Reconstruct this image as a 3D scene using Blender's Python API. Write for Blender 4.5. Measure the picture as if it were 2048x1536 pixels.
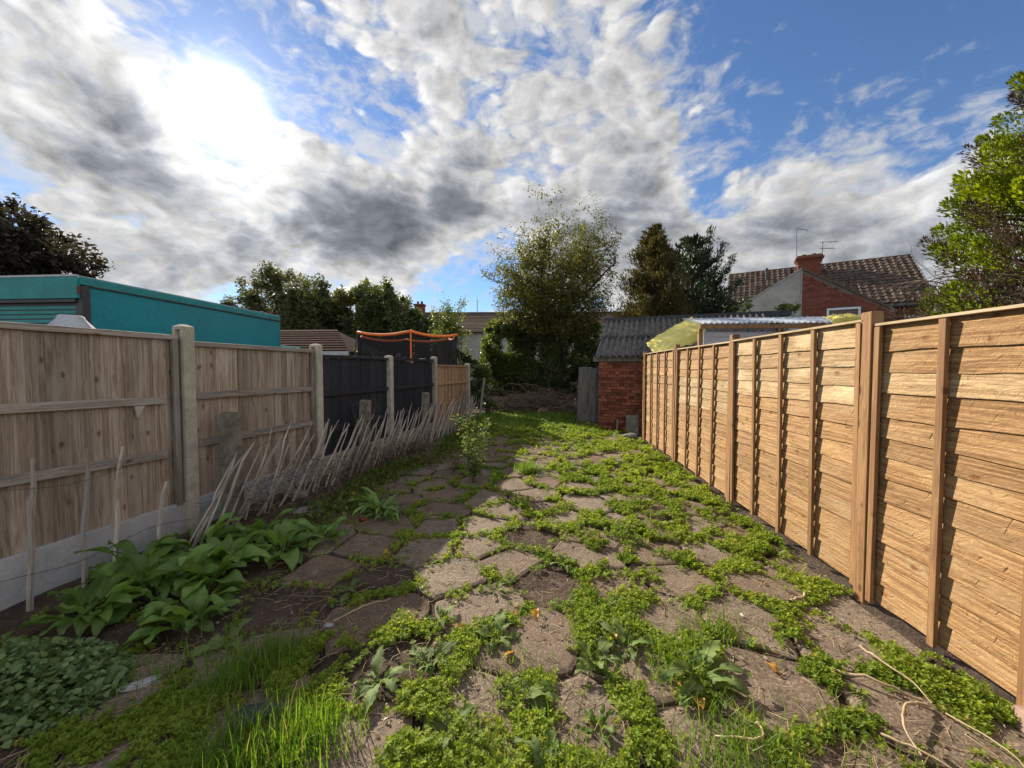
import bpy, bmesh, math, random
import numpy as np
from mathutils import Vector, Matrix, Euler

for o in list(bpy.data.objects):
    bpy.data.objects.remove(o)
scene = bpy.context.scene
COL = scene.collection
R = math.radians
rng = np.random.default_rng(7)
random.seed(7)

# ------------------------------------------------------------------ camera
cam_data = bpy.data.cameras.new('camera')
cam_data.sensor_width = 36.0
cam_data.lens = 36.0 * 775.0 / 2048.0
cam_data.clip_start = 0.05
cam_data.clip_end = 3000
cam = bpy.data.objects.new('camera', cam_data)
COL.objects.link(cam)
cam.location = (0, 0, 1.55)
cam.rotation_euler = (R(90 - 2.22), 0, R(4.5))
scene.camera = cam
scene.view_settings.view_transform = 'Standard'
scene.view_settings.look = 'None'
scene.view_settings.gamma = 1.0
scene.view_settings.exposure = 1.45
scene.cycles.use_denoising = True
scene.cycles.max_bounces = 8
scene.cycles.transparent_max_bounces = 12

SUN_AZ, SUN_EL = -40.3, 28.0                       # azimuth from +Y towards +X


def direction(az, el):
    a, e = R(az), R(el)
    return Vector((math.sin(a) * math.cos(e), math.cos(a) * math.cos(e), math.sin(e)))


SUN = direction(SUN_AZ, SUN_EL)
sun_data = bpy.data.lights.new('sun', 'SUN')
sun_data.energy = 3.45
sun_data.angle = R(0.6)
sun_data.color = (1.0, 0.91, 0.76)
sun = bpy.data.objects.new('sun', sun_data)
COL.objects.link(sun)
sun.rotation_euler = SUN.to_track_quat('Z', 'Y').to_euler()


# ------------------------------------------------------------------ node helper
class NT:
    def __init__(s, tree):
        s.t = tree
        s.t.nodes.clear()

    def n(s, typ, **kw):
        nd = s.t.nodes.new('ShaderNode' + typ)
        for k, v in kw.items():
            setattr(nd, k, v)
        return nd

    def put(s, sock, v):
        if v is None:
            return
        if isinstance(v, bpy.types.NodeSocket):
            s.t.links.new(v, sock)
        else:
            if sock.type == 'RGBA' and len(v) == 3:
                v = (*v, 1)
            sock.default_value = v

    def m(s, op, a, b=None, c=None, clamp=False):
        nd = s.n('Math', operation=op, use_clamp=clamp)
        for i, v in enumerate((a, b, c)):
            s.put(nd.inputs[i], v)
        return nd.outputs[0]

    def v(s, op, a, b=None, scale=None):
        nd = s.n('VectorMath', operation=op)
        s.put(nd.inputs[0], a)
        s.put(nd.inputs[1], b)
        if scale is not None:
            s.put(nd.inputs['Scale'], scale)
        return nd.outputs['Value'] if op in ('DOT_PRODUCT', 'LENGTH', 'DISTANCE') else nd.outputs[0]

    def noise(s, vec, scale=5, detail=4, rough=0.5, dist=0.0, dims='3D', lac=2.0):
        nd = s.n('TexNoise', noise_dimensions=dims)
        s.put(nd.inputs['Vector'], vec)
        for k, v in (('Scale', scale), ('Detail', detail), ('Roughness', rough), ('Distortion', dist), ('Lacunarity', lac)):
            s.put(nd.inputs[k], v)
        return nd.outputs[0]

    def voro(s, vec, scale=5, feature='F1', out='Distance', rand=1.0):
        nd = s.n('TexVoronoi', feature=feature)
        s.put(nd.inputs['Vector'], vec)
        s.put(nd.inputs['Scale'], scale)
        s.put(nd.inputs['Randomness'], rand)
        return nd.outputs[out]

    def smooth(s, x, lo, hi, a=0.0, b=1.0):
        nd = s.n('MapRange', interpolation_type='SMOOTHSTEP')
        for k, v in (('Value', x), ('From Min', lo), ('From Max', hi), ('To Min', a), ('To Max', b)):
            s.put(nd.inputs[k], v)
        return nd.outputs[0]

    def lin(s, x, lo, hi, a=0.0, b=1.0):
        nd = s.n('MapRange')
        for k, v in (('Value', x), ('From Min', lo), ('From Max', hi), ('To Min', a), ('To Max', b)):
            s.put(nd.inputs[k], v)
        return nd.outputs[0]

    def mix(s, f, a, b, blend='MIX'):
        nd = s.n('Mix', data_type='RGBA', blend_type=blend)
        s.put(nd.inputs[0], f)
        s.put(nd.inputs[6], a)
        s.put(nd.inputs[7], b)
        return nd.outputs[2]

    def scale_vec(s, vec, sc):
        return s.v('MULTIPLY', vec, sc)

    def bump(s, h, strength=0.4, dist=0.01, normal=None):
        nd = s.n('Bump')
        s.put(nd.inputs['Height'], h)
        nd.inputs['Strength'].default_value = strength
        nd.inputs['Distance'].default_value = dist
        s.put(nd.inputs['Normal'], normal)
        return nd.outputs[0]


# ------------------------------------------------------------------ sky: blue air with broken cloud
world = bpy.data.worlds.new('World')
scene.world = world
world.use_nodes = True
w = NT(world.node_tree)
sky = w.n('TexSky', sky_type='NISHITA', sun_disc=False)
sky.sun_elevation = R(SUN_EL)
sky.sun_rotation = R(SUN_AZ)
sky.altitude = 100
sky.air_density = 1.0
sky.dust_density = 0.05
sky.ozone_density = 2.0
D = w.v('NORMALIZE', w.n('TexCoord').outputs['Generated'])
cosg = w.v('DOT_PRODUCT', D, SUN)


def lobe(az, el, sig):
    """exp(-angle^2 / 2 sig^2) about one direction of the sky."""
    k = 1.0 / R(sig) ** 2
    return w.m('EXPONENT', w.m('MULTIPLY', w.m('SUBTRACT', w.v('DOT_PRODUCT', D, direction(az, el)), 1.0), k))


# where the banks of cloud and the clear gaps stand: azimuth, elevation, spread, amount
BANKS = [(-53, 27, 4.5, .26), (-48, 23, 3, .22), (-57, 17, 4, .06), (-40, 28, 3, -.05), (-36, 33, 4, -.05), (-31, 32, 3.5, -.02),
         (-42, 36, 4, -.06), (-34, 38, 4, -.04), (-36, 22, 5, .12), (-46, 15, 5, .10), (-4, 39, 10, .04), (8, 32, 8, .06), (-17, 42, 6, .02), (-12, 31, 4, -.01), (-22, 28, 4, .05), (-9, 14, 4, .05),
         (-13, 23.5, 4.2, .33), (-20, 20, 4, .24), (-28, 18, 5, .28), (11, 25, 5, .22), (4, 20, 4, .12), (33, 24, 4.2, .16),
         (27, 14, 6, .22), (38, 13, 7, .24), (15, 10, 6, .12), (-25, 11, 4, .10), (46, 19, 3, .10), (36, 33, 8, -.34), (46, 27, 5, -.22), (22, 39, 7, -.10),
         (43, 20.5, 2.4, -.14), (-12, 12.5, 3.5, -.14), (-4, 12, 4, -.06), (22, 21, 2.2, -.16), (-21, 30, 3, -.06), (-49, 9.5, 4, .22),
         (-37, 12, 3, .06), (-60, 33, 6, .05)]
cover = None
for az, el, sg, amt in BANKS:
    t = w.m('MULTIPLY', lobe(az, el, sg), amt)
    cover = t if cover is None else w.m('ADD', cover, t)
Q = w.scale_vec(D, (1.0, 1.0, 1.7))               # cloud forms flatten towards the horizon
warp = w.n('TexNoise')
w.put(warp.inputs['Vector'], Q)
warp.inputs['Scale'].default_value = 5.0
warp.inputs['Detail'].default_value = 4
wv = w.v('SCALE', w.v('SUBTRACT', warp.outputs[1], (0.5, 0.5, 0.5)), scale=0.11)
Pw = w.v('ADD', Q, wv)
tosun = w.v('SCALE', w.v('NORMALIZE', w.v('SUBTRACT', SUN, D)), scale=0.022)
big = w.noise(Pw, 4.6, 9, 0.57)


def puffs(vec):
    """Rounded heads: two sizes of billow."""
    a = w.m('SUBTRACT', 0.55, w.voro(vec, 11.0))
    b = w.m('SUBTRACT', 0.55, w.voro(vec, 25.0))
    return w.m('ADD', w.m('MULTIPLY', a, 0.17), w.m('MULTIPLY', b, 0.17))


pf0, pf1 = puffs(Pw), puffs(w.v('ADD', Pw, tosun))
fine = w.noise(Pw, 34.0, 5, 0.62)
dens = w.m('ADD', w.m('ADD', w.m('ADD', big, cover), pf0), w.m('MULTIPLY', w.m('SUBTRACT', fine, 0.5), 0.20))
big2 = w.noise(w.v('ADD', Pw, tosun), 4.6, 7, 0.57)
alpha = w.smooth(dens, 0.485, 0.63)
thick = w.smooth(dens, 0.58, 0.97)
relief = w.m('MULTIPLY', w.m('ADD', w.m('SUBTRACT', big, big2), w.m('MULTIPLY', w.m('SUBTRACT', pf0, pf1), 0.55)), 4.2)
# forward-scattered light: bright near the sun, greyer away from it
g1 = w.m('EXPONENT', w.m('MULTIPLY', w.m('SUBTRACT', cosg, 1.0), 9.0))
g2 = w.m('EXPONENT', w.m('MULTIPLY', w.m('SUBTRACT', cosg, 1.0), 90.0))
g3 = w.m('EXPONENT', w.m('MULTIPLY', w.m('SUBTRACT', cosg, 1.0), 1100.0))
back = w.smooth(cosg, 0.45, -0.8)                # sun-facing far side of the sky, brightened further as added fill for shade
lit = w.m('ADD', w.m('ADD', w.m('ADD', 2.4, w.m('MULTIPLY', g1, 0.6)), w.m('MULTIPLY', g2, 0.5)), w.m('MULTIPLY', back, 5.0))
shade = w.m('ADD', 0.74, w.m('MULTIPLY', g2, 0.5))
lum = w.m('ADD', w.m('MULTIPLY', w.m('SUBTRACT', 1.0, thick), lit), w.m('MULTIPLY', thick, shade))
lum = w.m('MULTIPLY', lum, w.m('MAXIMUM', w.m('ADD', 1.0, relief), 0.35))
tint = w.mix(thick, (1.0, 0.985, 0.96, 1), (0.86, 0.93, 1.06, 1))
cloud = w.v('SCALE', tint, scale=lum)
skyc = w.v('MULTIPLY', sky.outputs[0], (0.36, 0.43, 0.53))
cells = w.noise(w.v('ADD', Pw, (3.1, 7.7, 0.0)), 22.0, 6, 0.60, 0.3)
veil = w.noise(w.v('ADD', Q, (11.0, 4.0, 0.0)), 4.0, 4, 0.55)
high = w.m('MULTIPLY', w.smooth(w.m('ADD', w.m('ADD', w.m('MULTIPLY', cells, 0.75), w.m('MULTIPLY', veil, 0.45)), w.m('MULTIPLY', cover, 0.6)), 0.49, 0.78), 0.85)
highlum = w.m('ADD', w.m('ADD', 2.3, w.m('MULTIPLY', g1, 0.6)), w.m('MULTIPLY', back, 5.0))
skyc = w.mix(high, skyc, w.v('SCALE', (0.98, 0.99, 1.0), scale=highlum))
colr = w.mix(w.m('MULTIPLY', alpha, 0.96), skyc, cloud)
thin = w.m('SUBTRACT', 1.0, w.m('MULTIPLY', thick, 0.75))
glow = w.m('MULTIPLY', w.m('ADD', w.m('MULTIPLY', g2, 1.1), w.m('MULTIPLY', g3, 16.0)), thin)
colr = w.v('ADD', colr, w.v('SCALE', (1.0, 0.97, 0.90), scale=glow))
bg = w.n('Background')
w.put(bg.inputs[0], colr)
bg.inputs[1].default_value = 0.10
wo = w.n('OutputWorld')
w.t.links.new(bg.outputs[0], wo.inputs[0])
world.cycles.sampling_method = 'MANUAL'
world.cycles.sample_map_resolution = 1024


# ------------------------------------------------------------------ materials
MATS = {}


def new_mat(name):
    m = bpy.data.materials.new(name)
    m.use_nodes = True
    MATS[name] = m
    return m, NT(m.node_tree)


def finish(k, col, rough=0.8, normal=None, spec=0.3, metal=0.0, extra=None):
    b = k.n('BsdfPrincipled')
    k.put(b.inputs['Base Color'], col)
    k.put(b.inputs['Roughness'], rough)
    k.put(b.inputs['Metallic'], metal)
    k.put(b.inputs['Specular IOR Level'], spec)
    k.put(b.inputs['Normal'], normal)
    out = k.n('OutputMaterial')
    sh = b.outputs[0]
    if extra:
        sh = extra(sh)
    k.t.links.new(sh, out.inputs[0])
    return b


def coords(k, stretch=(1, 1, 1), per_object=True, kind='Object'):
    c = k.n('TexCoord').outputs[kind]
    if per_object:
        r = k.n('ObjectInfo').outputs['Random']
        c = k.v('ADD', c, k.v('SCALE', (37.0, 53.0, 29.0), scale=r))
    return k.scale_vec(c, stretch)


def plain(name, c1, c2, scale=6, detail=5, rough=0.85, bump=0.3, dist=0.01, stretch=(1, 1, 1), vary=0.15, speck=None, spec=0.3, per_object=True):
    """Two-tone weathered surface: a mottled mix of two colours, each object a little lighter or darker, with fine relief."""
    m, k = new_mat(name)
    c = coords(k, stretch, per_object)
    n = k.noise(c, scale, detail, 0.6)
    col = k.mix(k.smooth(n, 0.32, 0.68), c1, c2)
    f = k.noise(c, scale * 9, 3, 0.6)
    col = k.mix(k.lin(f, 0.3, 0.7, 0.0, 0.45), col, k.v('SCALE', col, scale=0.55))
    if speck:
        vn = k.voro(c, speck[1])
        col = k.mix(k.smooth(vn, speck[2], speck[2] * 0.5), col, speck[0])
    if vary:
        r = k.n('ObjectInfo').outputs['Random']
        col = k.v('SCALE', col, scale=k.lin(r, 0, 1, 1 - vary, 1 + vary))
    nrm = k.bump(k.m('ADD', k.m('MULTIPLY', n, 0.6), k.m('MULTIPLY', f, 0.4)), bump, dist)
    finish(k, col, rough, nrm, spec)
    return m


def wood(name, light, dark, axis=0, knots=True, grain=26.0, vary=0.2, rough=0.75, stain=None, knot_col=(0.10, 0.045, 0.02), bump=0.5, sawn=False):
    """Sawn timber: grain drawn out along one local axis, growth bands, knots, and blotches of weather."""
    m, k = new_mat(name)
    st = [grain, grain, grain]
    st[axis] = 1.3
    c0 = coords(k)
    nd = k.noise(k.scale_vec(c0, tuple(4.0 if i != axis else 1.0 for i in range(3))), 1.5, 3, 0.5)
    c = k.v('ADD', k.scale_vec(c0, tuple(st)), k.v('SCALE', (1.0, 1.0, 1.0), scale=k.m('MULTIPLY', nd, 3.0)))
    g = k.noise(c, 1.0, 6, 0.65)
    g2 = k.noise(c, 3.2, 4, 0.7)
    col = k.mix(k.smooth(g, 0.38, 0.62), dark, light)
    col = k.mix(k.lin(g2, 0.42, 0.66, 0.0, 0.55), col, k.v('SCALE', col, scale=0.5))
    blot = k.noise(k.scale_vec(c0, tuple(3.0 if i != axis else 0.9 for i in range(3))), 1.7, 4, 0.6)
    if stain:
        col = k.mix(k.smooth(blot, 0.48, 0.72), col, stain)
    h = k.m('ADD', g, k.m('MULTIPLY', g2, 0.6))
    if knots:
        ks = [9.0, 9.0, 9.0]
        ks[axis] = 4.6
        ks[1] = 0.3
        kv = k.voro(k.scale_vec(c0, tuple(ks)), 1.0)
        wob = k.m('ADD', kv, k.m('MULTIPLY', k.m('SUBTRACT', k.noise(c0, 30, 3, .6), 0.5), 0.10))
        kk = k.smooth(wob, 0.16, 0.07)
        ring = k.smooth(wob, 0.26, 0.09)
        col = k.mix(k.m('MULTIPLY', ring, 0.35), col, dark)
        col = k.mix(k.m('MULTIPLY', kk, 0.85), col, knot_col)
        h = k.m('SUBTRACT', h, k.m('MULTIPLY', kk, 0.5))
    dist = 0.004
    if sawn:                                        # torn fibres: slanting nicks and ridges left by the saw
        cs = k.v('ADD', k.scale_vec(c0, (9.0, 9.0, 60.0)), k.v('SCALE', (0.0, 0.0, 1.0), scale=k.m('MULTIPLY', k.noise(c0, 7, 3, .6), 9.0)))
        fib = k.noise(cs, 1.0, 5, 0.72)
        sp_ = k.n('SeparateXYZ')
        k.put(sp_.inputs[0], c0)
        sl = k.n('CombineXYZ')
        k.put(sl.inputs[0], k.m('MULTIPLY', k.m('ADD', sp_.outputs[0], k.m('MULTIPLY', sp_.outputs[2], 0.45)), 34.0))
        k.put(sl.inputs[2], k.m('MULTIPLY', sp_.outputs[2], 8.0))
        nick = k.m('MULTIPLY', k.smooth(k.noise(sl.outputs[0], 1.0, 2, .5), 0.64, 0.76), k.smooth(k.noise(c0, 4.0, 2, .5), 0.46, 0.56))
        col = k.mix(k.smooth(fib, 0.56, 0.72), col, k.v('SCALE', col, scale=0.45))
        col = k.mix(k.m('MULTIPLY', nick, 0.8), col, k.v('SCALE', col, scale=0.38))
        h = k.m('SUBTRACT', k.m('ADD', k.m('MULTIPLY', h, 0.5), k.m('MULTIPLY', fib, -1.6)), k.m('MULTIPLY', nick, 0.9))
        dist = 0.010
    r = k.n('ObjectInfo').outputs['Random']
    col = k.v('SCALE', col, scale=k.lin(r, 0, 1, 1 - vary, 1 + vary))
    finish(k, col, rough, k.bump(h, bump, dist), 0.25)
    return m


def leaf_mat(name, c_dark, c_light, c_odd=None, odd=0.08, trans=0.45, rough=0.45, spec=0.35, vein=False):
    """Leaf: colour varies leaf by leaf; sunlight passes through it."""
    m, k = new_mat(name)
    t = k.n('Attribute', attribute_name='tint').outputs['Fac']
    col = k.mix(t, c_dark, c_light)
    if c_odd:
        col = k.mix(k.smooth(t, 1.0 - odd, 1.0 - odd * 0.5), col, c_odd)
    n = k.noise(k.n('TexCoord').outputs['Object'], 9, 3, 0.6)
    col = k.mix(k.lin(n, 0.3, 0.7, 0, 0.35), col, k.v('SCALE', col, scale=0.6))
    if vein:
        wv = k.n('TexCoord').outputs['Object']
        sp = k.n('SeparateXYZ')
        k.put(sp.inputs[0], wv)
        ax = k.m('ABSOLUTE', sp.outputs[1])
        mid = k.smooth(ax, 0.006, 0.001)
        rib = k.m('ABSOLUTE', k.m('SINE', k.m('MULTIPLY', k.m('SUBTRACT', sp.outputs[0], k.m('MULTIPLY', ax, 0.8)), 130.0)))
        rib = k.smooth(rib, 0.16, 0.0)
        vv = k.m('MAXIMUM', mid, k.m('MULTIPLY', rib, 0.45))
        col = k.mix(k.m('MULTIPLY', vv, 0.55), col, (0.22, 0.28, 0.10, 1))
        r = k.n('ObjectInfo').outputs['Random']
        col = k.v('SCALE', col, scale=k.lin(r, 0, 1, 0.7, 1.35))
    b = k.n('BsdfPrincipled')
    k.put(b.inputs['Base Color'], col)
    b.inputs['Roughness'].default_value = rough
    b.inputs['Specular IOR Level'].default_value = spec
    if vein:
        k.put(b.inputs['Normal'], k.bump(vv, 0.5, 0.004))
    tr = k.n('BsdfTranslucent')
    k.put(tr.inputs[0], k.v('MULTIPLY', col, (1.5, 1.45, 0.7)))
    mx = k.n('MixShader')
    mx.inputs[0].default_value = trans
    k.t.links.new(b.outputs[0], mx.inputs[1])
    k.t.links.new(tr.outputs[0], mx.inputs[2])
    out = k.n('OutputMaterial')
    k.t.links.new(mx.outputs[0], out.inputs[0])
    return m


# soil: dark crumbly earth with small stones
m, k = new_mat('soil')
c = k.n('TexCoord').outputs['Object']
n = k.noise(c, 3.0, 6, 0.65)
f = k.noise(c, 45, 4, 0.7)
col = k.mix(k.smooth(n, 0.35, 0.65), (0.056, 0.037, 0.027, 1), (0.112, 0.078, 0.055, 1))
col = k.mix(k.smooth(f, 0.52, 0.70), col, (0.15, 0.115, 0.085, 1))
pv = k.voro(c, 60)
col = k.mix(k.m('MULTIPLY', k.smooth(pv, 0.22, 0.12), k.smooth(k.noise(c, 7, 2), 0.5, 0.62)), col, (0.24, 0.20, 0.17, 1))
finish(k, col, 0.95, k.bump(k.m('ADD', f, k.m('MULTIPLY', n, 1.5)), 0.9, 0.03), 0.15)

# paving: worn aggregate slabs, stained with soil and lichen
m, k = new_mat('paving')
c = coords(k)
r = k.n('ObjectInfo').outputs['Random']
n = k.noise(c, 3.2, 6, 0.65)
a = k.mix(r, (0.190, 0.130, 0.086, 1), (0.255, 0.200, 0.148, 1))
col = k.mix(k.smooth(n, 0.35, 0.68), k.v('SCALE', a, scale=0.68), a)
v1 = k.voro(c, 62)
grit = k.n('TexVoronoi')
k.put(grit.inputs['Vector'], c)
grit.inputs['Scale'].default_value = 62
sp = k.n('SeparateColor')
k.put(sp.inputs[0], grit.outputs['Color'])
col = k.mix(k.m('MULTIPLY', k.smooth(v1, 0.55, 0.25), 0.8), col, k.v('SCALE', a, scale=k.lin(sp.outputs[0], 0, 1, 0.35, 1.75)))
fn = k.noise(c, 130, 4, 0.7)
col = k.mix(k.lin(fn, 0.4, 0.7, 0, 0.5), col, (0.075, 0.055, 0.042, 1))
li = k.noise(c, 11, 5, 0.7)
col = k.mix(k.m('MULTIPLY', k.smooth(li, 0.60, 0.72), 0.45), col, (0.30, 0.29, 0.24, 1))
so = k.noise(c, 4.5, 5, 0.75)
col = k.mix(k.m('MULTIPLY', k.smooth(so, 0.54, 0.66), 0.7), col, (0.070, 0.047, 0.034, 1))
finish(k, col, 0.9, k.bump(k.m('ADD', k.m('MULTIPLY', v1, -0.5), k.m('ADD', k.m('MULTIPLY', n, 1.0), fn)), 0.55, 0.008), 0.2)

wood('new_pine', (0.50, 0.300, 0.135), (0.26, 0.135, 0.054), axis=0, grain=85, vary=0.14, stain=(0.42, 0.275, 0.14), sawn=True, knot_col=(0.20, 0.075, 0.025), bump=0.8)
wood('pale_pine', (0.54, 0.375, 0.20), (0.33, 0.205, 0.10), axis=0, sawn=True, grain=85, vary=0.12, stain=(0.62, 0.46, 0.27), knot_col=(0.22, 0.09, 0.03), bump=0.8)
wood('batten_pine', (0.36, 0.20, 0.09), (0.24, 0.125, 0.055), axis=2, grain=36, vary=0.15)
wood('cap_pine', (0.55, 0.42, 0.27), (0.40, 0.28, 0.16), axis=0, grain=40, vary=0.1, knots=False)
wood('old_board', (0.37, 0.285, 0.210), (0.205, 0.150, 0.110), axis=2, grain=60, vary=0.28, stain=(0.36, 0.30, 0.235), knot_col=(0.10, 0.066, 0.048), bump=0.7)
wood('old_rail', (0.34, 0.285, 0.235), (0.21, 0.168, 0.132), axis=0, grain=30, vary=0.15, stain=(0.26, 0.23, 0.20), bump=0.7)
wood('old_rail_upright', (0.25, 0.195, 0.15), (0.15, 0.112, 0.084), axis=2, grain=30, vary=0.15, stain=(0.25, 0.22, 0.19), bump=0.7)
wood('grey_board', (0.22, 0.20, 0.17), (0.115, 0.10, 0.085), axis=2, grain=24, vary=0.22, stain=(0.17, 0.17, 0.13), knots=False)
wood('pale_wood', (0.44, 0.385, 0.32), (0.27, 0.225, 0.18), axis=2, grain=38, vary=0.25, knots=False, stain=(0.28, 0.26, 0.22))
wood('orange_board', (0.42, 0.26, 0.14), (0.26, 0.14, 0.07), axis=2, grain=34, vary=0.2, stain=(0.36, 0.26, 0.17))
plain('black_paint', (0.020, 0.019, 0.024), (0.032, 0.030, 0.036), 5, rough=0.6, stretch=(8, 8, 1), vary=0.2, bump=0.35)
plain('concrete', (0.48, 0.43, 0.335), (0.36, 0.315, 0.24), 9, rough=0.9, bump=0.5, vary=0.1, speck=((0.15, 0.13, 0.10, 1), 90, 0.3))
plain('old_concrete', (0.23, 0.20, 0.16), (0.13, 0.105, 0.08), 10, rough=0.95, bump=0.7, vary=0.1, speck=((0.30, 0.28, 0.23, 1), 60, 0.25))
plain('pale_concrete', (0.40, 0.385, 0.37), (0.30, 0.285, 0.27), 5, rough=0.9, bump=0.3, vary=0.05)
plain('brick_red', (0.31, 0.095, 0.048), (0.175, 0.055, 0.034), 7, rough=0.9, bump=0.5, dist=0.008, vary=0.5, speck=((0.06, 0.04, 0.035, 1), 26, 0.22))
plain('mortar', (0.20, 0.17, 0.14), (0.115, 0.095, 0.08), 12, rough=0.95, bump=0.5, vary=0)
plain('asbestos', (0.225, 0.205, 0.185), (0.115, 0.104, 0.094), 8, spec=0.05, rough=1.0, bump=0.5, vary=0.1, speck=((0.035, 0.034, 0.032, 1), 11, 0.34))
plain('roof_tile', (0.150, 0.108, 0.084), (0.080, 0.056, 0.045), 6, rough=0.95, bump=0.3, spec=0.08, vary=0.3, speck=((0.24, 0.22, 0.18, 1), 22, 0.25))
plain('brown_roof', (0.15, 0.11, 0.085), (0.085, 0.062, 0.050), 5, rough=1.0, bump=0.3, vary=0.22, spec=0.03)
plain('red_roof', (0.075, 0.034, 0.026), (0.045, 0.022, 0.018), 5, rough=1.0, bump=0.3, vary=0.2, spec=0.03)
plain('house_brick', (0.25, 0.078, 0.045), (0.16, 0.052, 0.034), 8, rough=0.9, bump=0.3, vary=0.25)
plain('render_wall', (0.44, 0.43, 0.37), (0.34, 0.335, 0.28), 1.6, rough=0.9, bump=0.2, vary=0.03)
plain('white_plastic', (0.78, 0.78, 0.78), (0.68, 0.69, 0.70), 3, rough=0.4, bump=0.05, vary=0.03, spec=0.5)
plain('white_board', (0.60, 0.58, 0.58), (0.48, 0.46, 0.46), 3, rough=0.6, bump=0.1, vary=0.06, stretch=(1, 1, 6))
plain('dark_metal', (0.03, 0.03, 0.032), (0.05, 0.048, 0.046), 8, rough=0.5, bump=0.1, vary=0.1, spec=0.5)
plain('grey_metal', (0.22, 0.22, 0.23), (0.14, 0.14, 0.145), 10, rough=0.45, bump=0.1, vary=0.1, spec=0.5)
plain('teal_paint', (0.008, 0.245, 0.275), (0.010, 0.215, 0.245), 1.2, rough=0.38, bump=0.03, vary=0.0, spec=0.5)
plain('teal_dull', (0.028, 0.245, 0.225), (0.020, 0.200, 0.185), 2, rough=0.5, bump=0.05, vary=0.04, spec=0.4)
plain('alloy', (0.50, 0.50, 0.49), (0.38, 0.38, 0.37), 4, rough=0.45, bump=0.05, vary=0.05, spec=0.5)
plain('grey_cloth', (0.42, 0.43, 0.45), (0.33, 0.34, 0.36), 4, rough=0.85, bump=0.2, vary=0)
plain('orange_sleeve', (0.88, 0.200, 0.035), (0.74, 0.150, 0.025), 6, rough=0.6, bump=0.1, vary=0.05)
plain('stone_grey', (0.27, 0.245, 0.215), (0.17, 0.15, 0.13), 14, rough=0.9, bump=0.5, vary=0.35)
plain('stone_pink', (0.36, 0.235, 0.185), (0.24, 0.15, 0.12), 12, rough=0.9, bump=0.4, vary=0.2)
plain('slate', (0.055, 0.060, 0.066), (0.035, 0.038, 0.042), 10, rough=0.6, bump=0.3, vary=0.1)
plain('bark', (0.115, 0.088, 0.066), (0.055, 0.040, 0.030), 9, rough=0.95, bump=0.8, dist=0.02, stretch=(3, 3, 0.7), vary=0.1)
plain('bark_grey', (0.17, 0.14, 0.115), (0.085, 0.067, 0.052), 9, rough=0.95, bump=0.8, dist=0.02, stretch=(3, 3, 0.7), vary=0.1)
plain('dead_twig', (0.20, 0.145, 0.105), (0.11, 0.075, 0.055), 12, rough=0.9, bump=0.3, vary=0.25)
plain('straw', (0.50, 0.385, 0.235), (0.36, 0.26, 0.15), 12, rough=0.8, bump=0.2, vary=0.2)
plain('stalk_green', (0.11, 0.15, 0.05), (0.15, 0.11, 0.06), 12, rough=0.7, bump=0.2, vary=0.2)
plain('red_litter', (0.30, 0.012, 0.018), (0.20, 0.010, 0.014), 12, rough=0.4, bump=0.2, vary=0.1, spec=0.5)

leaf_mat('chickweed', (0.150, 0.230, 0.026), (0.360, 0.430, 0.060), (0.34, 0.32, 0.08), 0.06, 0.52, rough=0.6, spec=0.2)
leaf_mat('turf', (0.110, 0.200, 0.026), (0.260, 0.360, 0.055), (0.20, 0.19, 0.07), 0.06, 0.42)
leaf_mat('grass_blade', (0.080, 0.165, 0.014), (0.190, 0.310, 0.032), (0.34, 0.30, 0.12), 0.05, 0.50)
leaf_mat('dock_leaf', (0.105, 0.200, 0.036), (0.190, 0.305, 0.060), (0.20, 0.20, 0.04), 0.03, 0.38, rough=0.38, spec=0.45, vein=True)
leaf_mat('grey_leaf', (0.110, 0.165, 0.045), (0.190, 0.250, 0.075), (0.28, 0.27, 0.10), 0.04, 0.38, rough=0.65, spec=0.2, vein=True)
leaf_mat('nettle_leaf', (0.110, 0.180, 0.060), (0.210, 0.290, 0.110), None, 0, 0.30)
leaf_mat('tree_olive', (0.060, 0.074, 0.018), (0.150, 0.155, 0.032), (0.24, 0.20, 0.03), 0.10, 0.45)
leaf_mat('shrub_dark', (0.055, 0.080, 0.030), (0.130, 0.160, 0.055), (0.16, 0.15, 0.03), 0.06, 0.35)
leaf_mat('shrub_green', (0.065, 0.100, 0.022), (0.160, 0.200, 0.038), (0.27, 0.25, 0.04), 0.07, 0.52)
leaf_mat('tree_far', (0.060, 0.072, 0.030), (0.150, 0.160, 0.065), (0.17, 0.145, 0.05), 0.08, 0.40)
leaf_mat('tree_purple', (0.024, 0.020, 0.017), (0.060, 0.050, 0.034), (0.10, 0.11, 0.03), 0.06, 0.30)
leaf_mat('conifer_brown', (0.042, 0.042, 0.018), (0.110, 0.088, 0.028), (0.12, 0.15, 0.03), 0.05, 0.30)
leaf_mat('conifer_dark', (0.022, 0.038, 0.024), (0.055, 0.082, 0.046), None, 0, 0.25)
leaf_mat('conifer_lime', (0.085, 0.135, 0.010), (0.310, 0.375, 0.018), (0.20, 0.13, 0.03), 0.04, 0.45)
leaf_mat('conifer_dead', (0.055, 0.034, 0.026), (0.115, 0.075, 0.055), None, 0, 0.20)
leaf_mat('dry_weed', (0.110, 0.075, 0.058), (0.210, 0.150, 0.110), (0.09, 0.13, 0.04), 0.25, 0.30)
leaf_mat('fallen', (0.42, 0.16, 0.03), (0.55, 0.30, 0.06), None, 0, 0.30)
leaf_mat('litter', (0.16, 0.11, 0.07), (0.34, 0.27, 0.18), (0.30, 0.15, 0.05), 0.06, 0.25)
leaf_mat('yellow_cover', (0.93, 0.80, 0.15), (0.95, 0.85, 0.28), None, 0, 0.18, rough=0.35, spec=0.5)

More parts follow.
